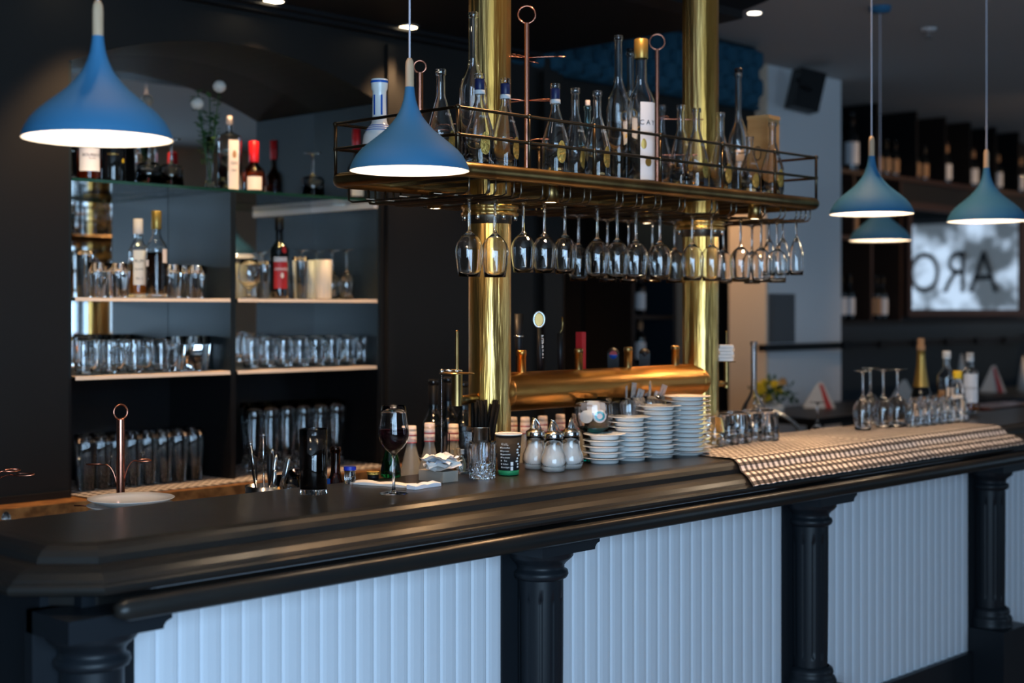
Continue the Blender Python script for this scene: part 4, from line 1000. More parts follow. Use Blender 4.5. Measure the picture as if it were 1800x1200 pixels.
# jars and bottles near the wine glass
x_, y_ = put(615, 850); t = thing('lidded_jar', (x_, y_, Z), 'small clear jar with blue lid right of the cola', 'jar')
obj('jar', g_lathe([(.0125, 0), (.0135, .002), (.0135, .032), (.0125, .034)], .0012, 24, .003), 'glass', t)
obj('lid', MB().cyl(.0155, .034, .043, seg=28), 'blue_lid', t)
x_, y_ = put(656, 842); t = thing('lidded_jar', (x_, y_, Z), 'low jar with gold lid left of the green bottle', 'jar')
obj('jar', MB().lathe([(0, 0), (.014, 0), (.0145, .012), (0, .0125)], 24), 'black', t); obj('lid', MB().cyl(.0165, .0125, .0195, seg=28), 'gold', t)
x_, y_ = put(687, 838); t = thing('glass_bottle', (x_, y_, Z), 'small green bellied bottle behind the wine glass', 'bottle')
obj('body', MB().lathe([(0, 0), (.024, 0), (.0265, .004), (.026, .02), (.021, .045), (.012, .075), (.009, .095), (.0105, .096), (.0105, .106), (.008, .106), (.0075, .09), (.018, .046), (.0245, .01), (0, .008)], 32), 'glass_green', t)
def low(px, topy, Y, mk, label, **k): return tall(px, topy, Y, z=.981, label=label, **k)
t = low(590, 785, 2.93, None, 'brown beer bottle with a blue label right of the cola glass', Rr=.029, rn=.0125, fb=.45, fs=.72, parts=[('label', 'bluepaint', -1.5, -.5, .42, .62)], glass='glass_brown', name='beer_bottle')
# syrup bottles with white and red caps
def mk_syrup():
    t = thing('syrup_bottle', (0, 0, 0), '', 'syrup bottle', 'syrup bottles with white caps behind the counter')
    obj('body', bottle_mesh(.262, .036, .0135, .105, .205, .001, lin=2), 'syrup_glass', t)
    obj('cap', MB().lathe([(.0145, .238), (.0150, .239), (.0150, .252), (.0143, .253), (.0143, .268), (.013, .270), (0, .270)], 24), 'capw', t)
    obj('red_band', MB().lathe([(.0152, .2385), (.0156, .239), (.0156, .2412), (.0152, .2417)], 24), 'ink_red', t)
    obj('neck_label', MB().lathe([(.0146, .216), (.0150, .2165), (.0148, .238), (.0142, .2385)], 24), 'capw', t)
    obj('red_band', MB().lathe([(.0150, .2150), (.0156, .2155), (.0156, .2175), (.0150, .218)], 24), 'ink_red', t)
    mb = MB(); text_on(mb, 'Sirop', .009, .0153, 0, .228); obj('print', mb, 'ink_red', t)
    return t
KY = Kind(mk_syrup)
for px, py, yy, lab in ((723, 748, 3.03, 'behind the red wine glass'), (755, 743, 2.935, 'left of the glass canister'), (797, 745, 3.02, 'seen through the glass canister'), (866, 748, 2.99, 'just left of the paper cup, half behind the straws'),
                        (901, 733, 3.08, 'behind the paper cup beside the column'), (923, 733, 2.98, 'above the left sugar shaker'), (954, 731, 3.0, 'above the middle sugar shaker'), (985, 728, 3.0, 'above the right sugar shaker'), (1014, 727, 3.04, 'left of the goblet of creamers')):
    xx = xat(px, yy); d = xx*CT + yy*ST; ht = EYE + (HY-py)/FOC*d - .981
    KY.put((xx, yy, .981), 'white-capped syrup bottle with red bands, ' + lab, rz=face(xx, yy)+random.uniform(-.4, .4), sc=(1, 1, ht/.270))
# cutlery in a steel pot behind the counter, and two ribbed tumblers
xx, yy = xat(466, 2.93), 2.93
t = thing('cutlery_pot', (xx, yy, .981), 'steel pot of bar tools half hidden behind the counter edge', 'pot')
obj('pot', MB().lathe([(0, 0), (.045, 0), (.05, .13), (.048, .13), (.043, .004), (0, .004)], 36), 'steel', t)
rr = random.Random(2)
va_x, va_y = ST, -CT
tools = [(-.045, .235, 'muddler rod'), (-.005, .255, 'long bar spoon'), (-.022, .205, 'dark handled knife'), (.004, .215, 'dark handled spatula'), (.018, .222, 'steel tongs arm'), (.036, .205, 'broad steel peeler'), (.052, .200, 'steel strainer handle'), (.058, .195, 'steel spoon handle'), (.064, .190, 'steel fork handle'), (.016, .17, 'short steel knife')]
for i, (s_, hh, nm_) in enumerate(tools):
    b = Vector((xx + s_*.25*va_x, yy + s_*.25*va_y + (i % 3-1)*.012, .987)); e = Vector((xx + s_*va_x, yy + s_*va_y + (i % 3-1)*.014, .981+hh)); dr = e-b
    w = thing('bar_tool', b, nm_ + ' standing in the steel pot', 'bar tool', 'bar tools in the steel pot'); w.rotation_euler = dr.to_track_quat('Z', 'X').to_euler(); L_ = dr.length
    dark = 'dark' in nm_
    obj('blade', MB().tube([(0, 0, 0), (0, 0, L_*.6)], .003, 8), 'steel', w)
    obj('handle', MB().tube([(0, 0, L_*.6), (0, 0, L_*.75), (0, 0, L_*.97), (0, 0, L_)], [.003, .0045 if not dark else .007, .0055 if not dark else .008, .002], 10) if i not in (1, 0) else MB().tube([(0, 0, L_*.6), (0, 0, L_)], .0022, 8).ball(.005, (0, 0, L_), 10, 6), 'black' if dark else 'steel', w)
k_rib = simple('ribbed_tumbler', MB().lathe([(0, 0), (.026, 0), (.029, .004), (.030, .045), (.0315, .05), (.033, .095), (.0318, .095), (.0295, .05), (.0275, .01), (0, .009)], 60, rf=lambda a, z: 1+(.02*abs(cos(15*a)) if .004 < z < .048 else 0)), 'glass', 'glass')
k_rib.put((xat(507, 2.87+.055), 2.925, 1.035), 'ribbed clear tumbler left of the cola glass behind the counter edge', group='ribbed tumblers behind the counter')
k_rib.put((xat(527, 3.0), 3.0, 1.05), 'ribbed clear tumbler partly hidden by the cola glass', group='ribbed tumblers behind the counter')
tag(obj('glass_rack_box', MB().box(xat(493, 2.96), xat(545, 2.96), 2.885, 3.05, .981, 1.034), 'black'), 'black tray under the ribbed tumblers behind the counter', 'tray')
obj_ = bpy.data.objects['ribbed_tumbler.001']; obj_.location.z = 1.0346
x_, y_ = put(11, 912); t = thing('glass_stopper', (x_, y_, Z), 'small glass stopper lying on the left end of the counter', 'stopper')
obj('knob', MB().lathe([(0, 0), (.0095, 0), (.0085, .006), (.0060, .012), (.003, .015), (0, .0155)], 10, smooth=False), 'glass', t)
# ================================================================== RIGHT PART OF THE COUNTER
tu = g_lathe([(.027, 0), (.029, .003), (.0345, .05), (.0345, .085), (.033, .092)], .0016, 28, .008)
k_tum = simple('tumbler', flip(tu, .092), 'glass', 'glass')
for i, (px, y_) in enumerate(((1255, 2.64), (1280, 2.65), (1304, 2.64), (1328, 2.65), (1351, 2.63), (1268, 2.73), (1296, 2.735), (1322, 2.735), (1345, 2.73))):
    k_tum.put((xat(px, y_), y_, T+.0065), 'clear tumbler upside down on the checked cloth right of the saucers, %s' % ['front leftmost', 'front second from left', 'front middle', 'front second from right', 'front rightmost', 'back leftmost', 'back second from left', 'back second from right', 'back rightmost'][i], group='upturned tumblers right of the saucers')
for i, (px, Y) in enumerate(((1517, 2.62), (1530, 2.74), (1553, 2.62), (1578, 2.60))):
    xx = xat(px, Y); k_hang.put((xx, Y, T+.0065), 'wine glass standing upside down on the checked cloth, ' + ordn(i, 4) + ' of four', sc=1.02, group='upturned wine glasses on the cloth')
sh_ = [(.018, 0), (.019, .002), (.0235, .045), (.0245, .070), (.0245, .078)]
k_sm = simple('small_glass', flip(g_lathe(sh_, .0014, 24, .006), .078), 'glass', 'glass')
for r_, (Y, n0) in enumerate(((2.56, 7), (2.64, 5), (2.72, 4))):
    for i in range(n0):
        px = 1604 + i*14.3 + r_*3; xx = xat(px, Y)
        k_sm.put((xx, Y, T+.0065), 'small upturned glass at the far cloth end, %s in the %s row' % (ordn(i, n0), ['front', 'middle', 'back'][r_]), group='small upturned glasses on the far cloth', sc=1.1)
CB_ = T+.0065
tall(1619, 612, 2.76, .046, .0145, .42, .80, 'dark champagne bottle with gold foil neck behind the small glasses', [('label', 'label_d', -.6, .6, .10, .36)], glass='glass_dark', z=.981, name='champagne_bottle', hollow=False)
cb_ = bpy.data.objects['champagne_bottle']
cb_.location = (xat(1619, 2.9), 2.9, .981)
hh = max(v.co.z for v in cb_.children[0].data.vertices)
obj('foil', MB().lathe([(.033, hh*.60), (.027, hh*.68), (.0195, hh*.80), (.0165, hh*.90), (.0165, hh-.016), (.0175, hh-.015)], 28), 'goldcap', cb_)
obj('cork', MB().lathe([(.0175, hh-.016), (.0178, hh+.004), (.014, hh+.006), (.0145, hh+.03), (.013, hh+.034), (0, hh+.035)], 24), 'label_d', cb_)
tall(1664, 617, 2.735, .038, .0145, .60, .76, 'clear spirits bottle with white neck right of the champagne bottle', [('cap', 'silver', .0165, .03, .001), ('label', 'label_d', -.9, -.2, .12, .40), ('label', 'label', .0, .9, .06, .44)], z=CB_)
tall(1683, 652, 2.655, .030, .0155, .62, .80, 'bottle with yellow cap between the two clear spirits bottles', [('cap', 'yellow', .0175, .03, .001), ('label', 'label', -.8, .8, .1, .5), ('fill', 'amber', .25)], z=CB_)
tall(1705, 620, 2.72, .037, .0145, .66, .78, 'clear spirits bottle with large pale label at the far end of the cloth', [('cap', 'silver', .016, .035, .001), ('label', 'label_w', -.7, .9, .18, .66), ('fill', 'amber', .12), ('text', 'grey', 'VODKA', .016, .1, .42)], z=CB_)
# lone upturned glass and the tap over the sink
xx = xat(1437, 3.15); k_hang.put((xx, 3.15, .981), 'single upturned wine glass behind the counter right of the sink tap', sc=.95)
t = thing('sink_tap', (xat(1412, 3.22), 3.22, .981), 'curved chrome sink tap rising behind the counter', 'tap')
pts = []
for k in range(16):
    q = pi*.5*k/15
    pts.append((-.20+.20*cos(q)*1.0, 0, .02 + .14*sin(q)))
obj('spout', MB().tube([(0, 0, 0)] + pts, .0095, 12), 'steel', t); t.rotation_euler.z = atan2(-CT, ST)
obj('lever', MB().tube([(-.2, 0, .16), (-.205, 0, .185), (-.18, 0, .20)], .005, 10).ball(.008, (-.175, 0, .202), 10, 6), 'steel', t)
# glass carafe behind
tall(1325, 600, 3.0, .048, .011, .42, .62, 'tall clear carafe bottle behind the upturned tumblers', [], z=.981)
tag(obj('copper_tray', MB().box(xat(1728, 2.98), xat(1815, 2.98), 2.93, 3.12, 1.09, 1.105), 'copper'), 'flat copper tray at the right end behind the counter', 'tray')
tag(obj('tray_stand', MB().box(xat(1725, 3.0), xat(1825, 3.0), 2.95, 3.10, .981, 1.0895), 'black'), 'black box carrying the copper tray', 'box')
# ================================================================== ON THE NICHE SHELVES
def nx_(px, Y=4.33): return xat(px, Y)
Z1, Z2, Z3, Z4 = SH[1], SH[2]+.0015, SH[3]+.0015, .9575
hb_ = g_lathe([(.028, 0), (.030, .003), (.033, .09), (.034, .118)], .0018, 24, .012)
k_high = simple('highball_glass', hb_, 'glass', 'glass')
k_frost = simple('frosted_glass', g_lathe([(.030, 0), (.032, .003), (.036, .155)], .002, 24, .008), 'frosted', 'glass')
k_long = simple('tall_glass', g_lathe([(.027, 0), (.029, .003), (.033, .16), (.034, .175)], .0018, 24, .012), 'glass', 'glass')
k_weiz = simple('beer_glass', g_lathe([(.030, 0), (.032, .004), (.026, .03), (.024, .055), (.028, .10), (.036, .16), (.040, .20), (.039, .232), (.036, .255)], .002, 26, .014), 'glass', 'beer glass')
k_snif = simple('snifter', MB().lathe([(0, 0), (.032, 0), (.032, .002), (.008, .005), (.005, .012), (.006, .03), (.02, .042), (.036, .06), (.041, .085), (.038, .115), (.030, .14), (.0285, .14), (.0365, .115), (.0395, .085), (.034, .061), (.018, .045), (0, .04)], 28), 'glass', 'glass')
ig = [(.030, 0), (.030, .0015), (.008, .004), (.004, .012), (.0038, .065), (.006, .075), (.030, .082), (.0385, .09), (.0385, .15)]
k_inv = simple('cut_goblet', flip(MB().lathe([(0, 0)] + ig + [(.037, .15), (.0365, .092), (.028, .085), (0, .083)], 60, rf=lambda a, z: 1 + (.02*abs(cos(14*a)) if z > .095 else 0)), .15), 'glass', 'goblet')
def mk_mug():
    t = thing('glass_mug', (0, 0, 0), '', 'glass mug', 'glass mugs on the lowest shelf')
    obj('body', g_lathe([(.027, 0), (.031, .003), (.0335, .012), (.030, .03), (.033, .075), (.036, .10), (.0345, .118), (.031, .122)], .0022, 28, .010), 'glass', t)
    obj('handle', MB().tube([(.030, 0, .020), (.047, 0, .024), (.056, 0, .04), (.057, 0, .065), (.053, 0, .088), (.042, 0, .10), (.033, 0, .10)], .0045, 8), 'glass', t)
    return t
KM = Kind(mk_mug)
G3 = 'glass mugs on the lowest shelf'
for i, px in enumerate((442, 470, 498, 527, 555, 583, 611, 640)):
    KM.put((xat(px, 4.29), 4.29, Z3), 'glass handled mug in the right half of the lowest niche shelf, ' + ordn(i, 8), rz=-.95, sc=.94, group=G3)
for i, px in enumerate((147, 169, 192, 214, 237, 260, 283)):
    KM.put((xat(px, 4.27 + .11*(i % 2)), 4.27 + .11*(i % 2), Z3), 'glass handled mug in the left half of the lowest niche shelf, ' + ordn(i, 7), rz=-1.3+i*.1, sc=.93, group=G3)
for i, px in enumerate((309, 325, 339, 353)):
    yy = 4.28 + .06*(i % 2); k_high.put((xat(px, yy), yy, Z3), 'plain straight glass right of the mugs on the lowest niche shelf, ' + ordn(i, 4), sc=1.02, group='straight glasses on the lowest shelf')
for i, (px, yy) in enumerate(((172, 4.30), (191, 4.37), (208, 4.29), (226, 4.37), (303, 4.30), (324, 4.37), (343, 4.30), (353, 4.38))):
    k_high.put((xat(px, yy), yy, Z2), ('straight glass left of the pale-labelled bottle on the middle niche shelf, ' + ordn(i, 4)) if i < 4 else ('straight glass right of the gold-necked bottle on the middle niche shelf, ' + ordn(i-4, 4)), group='straight glasses on the middle shelf', sc=.97)
k_long.put((xat(150, 4.36), 4.36, Z2), 'taller straight glass at the far left of the middle niche shelf', sc=.9)
k_snif.put((xat(438, 4.30), 4.30, Z2), 'bellied snifter beside the divider on the middle niche shelf')
k_long.put((xat(462, 4.40), 4.40, Z2), 'straight glass behind the snifter on the middle niche shelf', sc=.8)
k_long.put((xat(528, 4.33), 4.33, Z2), 'straight glass just right of the red-labelled bottle', sc=.9)
for i, px in enumerate((550, 568)): k_frost.put((xat(px, 4.27+.085*(i == 0)), 4.27+.085*(i == 0), Z2), 'frosted straight glass on the middle niche shelf, ' + ['left', 'right'][i] + ' one of two', sc=.95, group='frosted glasses')
for i, (px, yy) in enumerate(((530, 4.47), (556, 4.49), (584, 4.36), (609, 4.30))):
    k_hang.put((xat(px, yy), yy, Z2), 'wine glass upside down on the middle niche shelf, ' + ordn(i, 4), sc=.93, group='upturned wine glasses on the niche shelf')
for r_, (yy, n0) in enumerate(((4.27, 8), (4.40, 8))):
    for i in range(n0):
        px = 152 + i*27 - r_*4
        k_long.put((xat(px, yy), yy, Z4), 'tall straight glass on the back counter towel, %s in the %s row' % (ordn(i, n0), ['front', 'back'][r_]), group='tall glasses on the back counter towel', sc=(1, 1, .98))
for r_, (yy, n0) in enumerate(((4.30, 6), (4.45, 6))):
    for i in range(n0):
        px = 447 + i*29 + r_*-9
        k_weiz.put((xat(px, yy), yy, Z4), 'tall curved beer glass on the back counter towel, %s in the %s row' % (ordn(i, n0), ['front', 'back'][r_]), group='beer glasses on the back counter towel', sc=.95)
def shelfb(px, topy, Y, z, Rr, label, **k): return tall(px, topy, Y, Rr, k.pop('rn', .014), k.pop('fb', .58), k.pop('fs', .76), label, k.pop('parts', []), z=z, **k)
shelfb(243, 385, 4.345, Z2, .033, 'amber spirits bottle with pale label and white cap', parts=[('label', 'label', -.5, .75, .16, .60), ('text', 'ink', 'RUM', .016, .12, .46), ('text', 'ink', 'BLANC', .010, .12, .36), ('text', 'ink', 'No 5', .012, .12, .24), ('cap', 'capw', .0165, .052, .001), ('fill', 'amber', .42)])
shelfb(275, 371, 4.27, Z2, .036, 'half full dark blue bottle with gold neck on the middle shelf', parts=[('cap', 'goldcap', .0165, .062, .001), ('fill', 'cola', .52), ('label', 'label', .6, 1.3, .40, .56), ('label', 'label_w', -1.3, -.8, .36, .43)], fb=.56, fs=.74)
shelfb(491, 383, 4.27, Z2, .034, 'dark bitter bottle with red label and black cap', glass='glass_dark', hollow=False, fb=.60, fs=.72,
       parts=[('label', 'label_w', -.6, .95, .455, .51), ('text', 'ink', 'RAMAZZOTTI', .0135, .15, .482), ('label', 'red_label', -.6, .95, .12, .45), ('text', 'ink_w', 'AMARO', .016, .3, .36), ('oval', 'label', .15, .5, .25, .32), ('oval', 'red_label', .3, .8, .56, .64), ('cap', 'black', .0165, .045, .001)])
shelfb(157, 225, 4.36, Z1, .040, 'brown bottle with white bourbon label under the first lamp', fb=.62, fs=.75, parts=[('label', 'label_w', -.9, .95, .20, .62), ('text', 'ink', 'BOURBON', .014, .25, .49), ('text', 'ink', 'WHISKEY', .006, .25, .43), ('cap', 'black', .017, .05, .001), ('fill', 'amber', .60)], glass='glass_brown')
shelfb(199, 222, 4.36, Z1, .041, 'black bottle with small yellow seal under the first lamp', glass='glass_dark', hollow=False, fb=.62, fs=.78, parts=[('text', 'goldcap', 'RESERVA', .010, .0, .50), ('oval', 'yellow', .75, 1.05, .36, .44), ('cap', 'black', .017, .05, .001)])
shelfb(403, 210, 4.32, Z1, .044, 'round-shouldered clear gin bottle with cream strip label', rn=.011, fb=.75, fs=.84, parts=[('label', 'label', -.05, .85, .01, .70), ('oval', 'label_d', .25, .6, .45, .56), ('text', 'ink', 'GIN', .016, .42, .38), ('text', 'ink', 'DRY', .012, .42, .28), ('cap', 'capw', .010, .02, .012)])
for px, py, lab in ((446, 250, 'amber bottle with red wax neck on the topmost niche shelf beside the gin'), (628, 229, 'amber bottle with red wax neck behind the left end of the rack')):
    shelfb(px, py, 4.33, Z1, .040, lab, fb=.42, fs=.62, parts=[('cap', 'red', .0185, .075, .004), ('fill', 'amber', .42), ('label', 'label', -.6, .8, .06, .32)], glass='glass_brown')
for px, lab in ((262, 'cut glass goblet upside down behind the rim of the first lamp'), (301, 'cut glass goblet upside down right of the first lamp'), (550, 'lone cut glass goblet upside down on the topmost niche shelf')):
    k_inv.put((xat(px, 4.31), 4.31, Z1), lab, sc=1.12)
# bud vase with roses
xx, yy = xat(369, 4.38), 4.38
t = thing('bud_vase', (xx, yy, Z1), 'slim clear bud vase on the topmost niche shelf left of the gin', 'vase')
obj('glass', g_lathe([(.026, 0), (.028, .004), (.022, .02), (.013, .05), (.012, .12), (.014, .20)], .0015, 24, .006), 'glass', t)
def spray(name, base, tips, label):
    t = thing(name, base, label, 'flowers')
    st = MB(); lf = MB(); rr = random.Random(len(tips)*3+1)
    for i, (dx_, dz, kind) in enumerate(tips):
        e = Vector((dx_*ST, -dx_*CT, dz)); st.tube([(0, 0, .01), tuple(e*.55 + Vector((0, 0, .015))), tuple(e)], .0018, 6)
        if kind == 'rose':
            ro = MB()
            for k in range(3): ro.ball(.024-.005*k, (e.x + .002*k, e.y, e.z+.004*k), 14, 8, .95, .06)
            obj('bloom', ro, 'rose', t)
        for k in range(20):
            a = rr.random()*6.28; q = rr.uniform(.45, 1.0); c0 = e*q; L_ = rr.uniform(.022, .042); w_ = L_*.6
            dv = Vector((cos(a), sin(a), rr.uniform(-.3, .6))).normalized(); sd = dv.cross(Vector((0, 0, 1))).normalized()
            p = [c0, c0+dv*L_*.5+sd*w_*.5+Vector((0, 0, .003)), c0+dv*L_, c0+dv*L_*.5-sd*w_*.5+Vector((0, 0, .003))]
            lf.add(p, [(0, 1, 2, 3)])
    obj('stems', st, 'leaf', t); obj('leaves', lf, 'leaf', t)
    return t
spray('rose_spray', (xx, yy, Z1+.010), ((.035, .372, 'rose'), (-.045, .31, 'rose'), (.0, .33, ''), (.02, .27, ''), (-.02, .20, ''), (-.045, .36, '')), 'cream roses with dark leaves standing in the slim bud vase')
# ================================================================== FAR RIGHT: WINE SHELVES, MIRROR, LEDGE
SX0, SXM, SX1, SY, SB = 7.47, 8.74, 12.2, 4.8, 5.12
sh = thing('wine_shelf', (0, 0, 0), 'dark built-in wine shelving on the far right wall up to the ceiling', 'shelf')
obj('back_panel', MB().box(SX0, SX1, SB, SB+.02, 1.47, CEIL-.001), 'black', sh)
obj('board', MB().box(SX0, SX1, SY, SB, 2.425, 2.456), 'brown_shelf', sh)
obj('board', MB().box(SX0, SXM, SY, SB, 2.0, 2.03), 'brown_shelf', sh)
obj('board', MB().box(SX0, SX1, SY, SB, 1.455, 1.48), 'black', sh)
for xx in (SX0+.01, xat(1438, 4.9), xat(1510, 4.9), SXM-.01): obj('upright', MB().box(xx-.012, xx+.012, SY+.005, SB, 1.481, 1.999), 'brown_shelf', sh)
for xx in (SX0+.01, xat(1472, 4.93), SXM-.01): obj('upright', MB().box(xx-.012, xx+.012, SY+.005, SB, 2.031, 2.424), 'brown_shelf', sh)
for xx in [xat(q, 4.93) for q in (1515, 1584, 1635, 1679, 1724, 1765)]: obj('upright', MB().box(xx-.01, xx+.01, SY+.01, SB, 2.457, CEIL-.002), 'black', sh)
struct('wall_alcove', MB().box(SX0, 13, 5.14, 5.2, 0, CEIL).box(SXM, 13, SY+.02, 5.13, 1.48, 2.424), 'wall_dark')
def mk_wine(lm, cm):
    def mk():
        t = thing('wine_bottle', (0, 0, 0), '', 'wine bottle', 'wine bottles on the far right shelves')
        obj('body', bottle_mesh(.30, .0375, .0145, .175, .225, hollow=False, seg=20), 'glass_dark', t)
        obj('label', MB().patch(.0385, -1.1, 1.1, .04, .15, 8), lm, t)
        obj('capsule', MB().lathe([(.0155, .235), (.0160, .24), (.0160, .302), (0, .303)], 16), cm, t)
        return t
    return Kind(mk)
KW = [mk_wine('label_w', 'black'), mk_wine('label_w', 'label_d'), mk_wine('label_d', 'black')]
def wine(px, z, k, lab, sc=1, Y=4.93):
    xx = xat(px, Y); KW[k].put((xx, Y, z), lab, rz=face(xx, Y)+.1, sc=sc, group='wine bottles on the far right shelves')
for i, (px, k, sc) in enumerate(((1453, 0, 1.0), (1468, 2, 1.0), (1497, 0, 1.32), (1527, 2, .95), (1544, 2, .85), (1558, 2, .85), (1573, 2, .85), (1594, 2, .85), (1610, 2, .85), (1625, 2, .85), (1645, 1, 1.0), (1664, 1, 1.0), (1694, 1, .98), (1711, 1, .98), (1736, 1, .98), (1754, 1, .98), (1774, 1, .98), (1793, 1, .98))):
    wine(px, 2.457, k, 'dark wine bottle on the top right shelf, %s' % (ordn(i, 99) if i < 16 else ['second from right', 'rightmost'][i-16]), sc)
for i, (px, k) in enumerate(((1414, 2), (1429, 2), (1444, 2), (1459, 0), (1484, 1), (1500, 2))):
    wine(px, 2.031, k, 'dark wine bottle on the middle right shelf behind the lamp, ' + ordn(i, 6), .95)
for i, (px, k) in enumerate(((1448, 0), (1463, 0), (1478, 0), (1493, 0), (1527, 2), (1540, 2), (1551, 0))):
    wine(px, 1.481, k, 'dark wine bottle on the low right shelf, %s' % ordn(i, 7), 1.0, 4.90)
wine(1402, 1.481, 0, 'dark wine bottle on the low right shelf hard against the white pier', 1.0, 4.86) if False else None
# framed mirror
mx0, mx1, mz0, mz1 = 8.80, 10.50, 1.555, 2.235
t = thing('framed_mirror', (9.65, 4.79, 1.9), 'large dark framed wall mirror reflecting the lettered street window', 'mirror')
fr = MB(); w_ = .05; X0, X1, Q0, Q1 = mx0-9.65, mx1-9.65, mz0-1.9, mz1-1.9
fr.box(X0-w_, X0, -.03, .02, Q0-w_, Q1+w_).box(X1, X1+w_, -.03, .02, Q0-w_, Q1+w_).box(X0, X1, -.03, .02, Q0-w_, Q0).box(X0, X1, -.03, .02, Q1, Q1+w_)
obj('frame', fr, 'brown_shelf', t); obj('glass', MB().box(X0, X1, -.012, 0, Q0, Q1), 'mirror', t)
# navy wainscot, dark ledge, high table and table linen
struct('wall_wainscot', MB().box(SX0, 13, 4.76, 4.8, 0, 1.452), 'navy')
lg = thing('coat_ledge', (0, 0, 0), 'long black ledge with square blocks crossing in front of the navy wainscot', 'ledge')
obj('board', MB().box(xat(1338, 4.42), 12.5, 4.40, 4.44, 1.325, 1.362), 'black', lg)
for k in range(13): xx = 7.3 + .42*k; obj('block', MB().box(xx, xx+.09, 4.385, 4.40, 1.318, 1.368), 'black', lg)
obj('support', MB().box(6.86, 6.90, 4.44, 4.499, 1.325, 1.36).box(10.5, 10.54, 4.44, 4.76, 1.325, 1.36), 'black', lg)
for i, (x0_, x1_) in enumerate(((5.9, 7.9), (8.0, 10.4), (10.5, 12.4))):
    t = thing('high_table', ((x0_+x1_)/2, 4.0, 0), 'dark high table behind the bar, %s of three in the row' % ['nearest', 'middle', 'farthest'][i], 'table', 'dark high tables')
    hw = (x1_-x0_)/2; obj('table_top', MB().box(-hw, hw, -.3, .3, .995, 1.03), 'navy' if i else 'black', t)
    for a in (-1, 1):
        for b in (-1, 1): obj('leg', MB().box(a*(hw-.08)-.03, a*(hw-.08)+.03, b*.25-.03, b*.25+.03, 0, .995), 'black', t)
TT = 1.0305
def napkin(px, Y, w_, h_, label, red=True):
    xx = xat(px, Y); t = thing('folded_napkin', (xx, Y, TT), label, 'napkin', rz=face(xx, Y)+pi/2)
    mb = MB(); mb.add([(-w_/2, -.03, 0), (w_/2, -.03, 0), (w_*.1, 0, h_), (-w_*.05, 0, h_*.96), (-w_/2, .05, 0), (w_/2, .05, 0)], [(0, 1, 2, 3), (5, 4, 3, 2), (0, 3, 4), (1, 5, 2), (0, 4, 5, 1)])
    obj('cloth', mb, 'silver', t)
    if red: obj('coloured_fold', MB().add([(w_*.20, -.034, 0), (w_*.40, -.034, 0), (w_*.10, -.004, h_*.9), (w_*.0, -.004, h_*.9)], [(0, 1, 2, 3)]), 'red_label', t)
    return t
napkin(1440, 4.1, .17, .14, 'grey and red folded napkin standing on the high table right of the flowers')
napkin(1588, 4.1, .15, .12, 'grey folded napkin on the high table behind the upturned wine glasses', False)
napkin(1745, 4.1, .16, .17, 'grey and red folded napkin on the high table right of the bottles')
for px, py, lab in ((1799, 626, 'white rolled napkin cone at the right picture edge'), (1690, 622, 'white rolled napkin cone behind the clear bottles')):
    yy = 4.0; xx = xat(px, yy); d = xx*CT+yy*ST; hh_ = EYE+(HY-py)/FOC*d - TT
    tag(obj('napkin_cone', MB().lathe([(0, 0), (.042, 0), (.03, hh_*.4), (.006, hh_), (0, hh_)], 24), 'silver', loc=(xx, yy, TT)), lab, 'napkin')
# pot of yellow flowers
xx, yy = xat(1358, 3.95), 3.95
t = thing('flower_pot', (xx, yy, TT), 'small pot of yellow flowers and leaves on the high table by the pier', 'flowers')
obj('pot', MB().lathe([(0, 0), (.05, 0), (.06, .06), (.055, .06), (0, .05)], 28), 'silver', t)
lf = MB(); rr = random.Random(9)
for k in range(240):
    a = rr.random()*6.28; b = rr.uniform(-.1, 1.45); q = rr.uniform(.05, .13); c0 = Vector((q*cos(a)*cos(b)*1.15, q*sin(a)*cos(b), .06+q*sin(b)*.9))
    dv = Vector((rr.uniform(-1, 1), rr.uniform(-1, 1), rr.uniform(-.2, 1))).normalized(); sd = dv.cross(Vector((.2, .1, 1))).normalized(); L_ = .035
    lf.add([c0, c0+dv*L_*.5+sd*.010, c0+dv*L_, c0+dv*L_*.5-sd*.010], [(0, 1, 2, 3)])
obj('leaves', lf, 'leaf', t)
for k, (s_, hz) in enumerate(((-.08, .15), (-.06, .13), (-.10, .11), (-.05, .165), (.04, .17), (.0, .16), (-.08, .125), (.02, .12), (-.03, .09))):
    fl = MB(); c0 = Vector((s_*ST - .05*CT, -s_*CT - .05*ST, hz))
    for j in range(8):
        a = j*pi/4; dv = Vector((cos(a)*ST, -cos(a)*CT, sin(a))); sd = Vector((-sin(a)*ST, sin(a)*CT, cos(a)))
        fl.add([c0, c0+dv*.014+sd*.006-Vector((CT, ST, 0))*.004, c0+dv*.026, c0+dv*.014-sd*.006-Vector((CT, ST, 0))*.004], [(0, 1, 2, 3)])
    fl.ball(.006, tuple(c0), 8, 6); obj('bloom', fl, 'yellow' if k != 4 else 'boxwood', t)
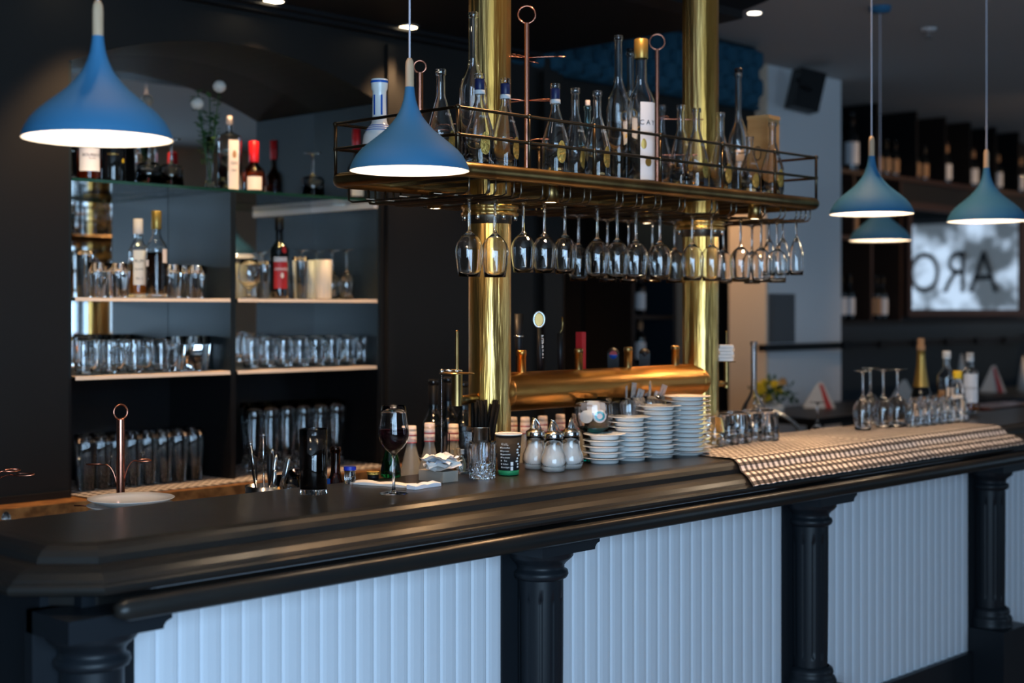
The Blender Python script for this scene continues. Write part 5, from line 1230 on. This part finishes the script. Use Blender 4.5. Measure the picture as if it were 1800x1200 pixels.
# loudspeaker on the pier
yy = 4.36; xx = xat(1416, yy)
t = thing('loudspeaker', (xx, yy, 2.775), 'black loudspeaker tilted down on the white pier under the ceiling', 'loudspeaker'); t.rotation_mode = 'QUATERNION'; t.rotation_quaternion = (Matrix.Rotation(.22, 3, Vector((CT, ST, 0))) @ Matrix.Rotation(.95, 3, 'Z')).to_quaternion()
obj('cabinet', MB().box(-.07, .07, -.075, .075, -.11, .11), 'black', t)
obj('grille', MB().box(.07, .076, -.068, .068, -.103, .103), 'wire', t)
obj('bracket', MB().tube([(-.07, 0, 0), (-.09, .03, .0), (-.10, .10, .03)], .012, 8), 'black', t)
# dark cabinet with bottles seen between the taps
t = thing('bottle_cabinet', (0, 0, 0), 'dark open cabinet with a few bottles seen between the brass columns', 'cabinet')
c0, c1 = xat(1068, 5.2), xat(1136, 5.2)
obj('side_panel', MB().box(c0-.03, c0, 5.0, 5.35, 0, 2.3), 'black', t); obj('side_panel', MB().box(c1, c1+.03, 5.0, 5.35, 0, 2.3), 'navy', t)
obj('board', MB().box(c0, c1, 5.0, 5.35, 1.50, 1.52), 'black', t); obj('board', MB().box(c0, c1, 5.0, 5.35, 1.22, 1.24), 'black', t); obj('board', MB().box(c0, c1, 5.0, 5.35, 1.80, 1.82), 'black', t)
for i, (px, z, k) in enumerate(((1085, 1.521, 0), (1104, 1.521, 0), (1085, 1.241, 1), (1104, 1.241, 1))):
    xx = c0 + .06 + .11*(i % 2); KW[k].put((xx, 5.1, z), 'wine bottle in the dark cabinet between the columns, %s' % ['upper left', 'upper right', 'lower left', 'lower right'][i], rz=face(xx, 5.1), sc=.85, group='bottles in the dark cabinet')
# dark bottles standing behind the bar left of the first column
for i, (px, py) in enumerate(((762, 668), (788, 664), (815, 672))):
    yy = 3.27+.10*(i == 1); xx = xat(px, yy); d = xx*CT+yy*ST; hh_ = EYE+(HY-py)/FOC*d - .981
    KW[2].put((xx, yy, .981), 'unlit dark bottle on the work counter behind the bead chain, ' + ordn(i, 3), rz=0, sc=(1, 1, hh_/.30), group='dark bottles behind the bead chain')
for o in bpy.data.objects:
    if o.parent is None and 'label' in o and len(o['label'].split()) > 16: print('LONG', len(o['label'].split()), o['label'])

xx, yy = onZ(1632, 50, CEIL)
t = thing('ceiling_sprinkler', (xx, yy, CEIL-.0005), 'tiny white sprinkler head on the grey ceiling right of the lamp cords', 'sprinkler')
obj('plate', MB().lathe([(.04, 0), (.036, -.008), (.012, -.01), (0, -.01)], 24), 'white_wall', t); obj('head', MB().lathe([(.008, -.01), (.008, -.04), (.018, -.042), (.018, -.046), (0, -.046)], 16), 'steel', t)
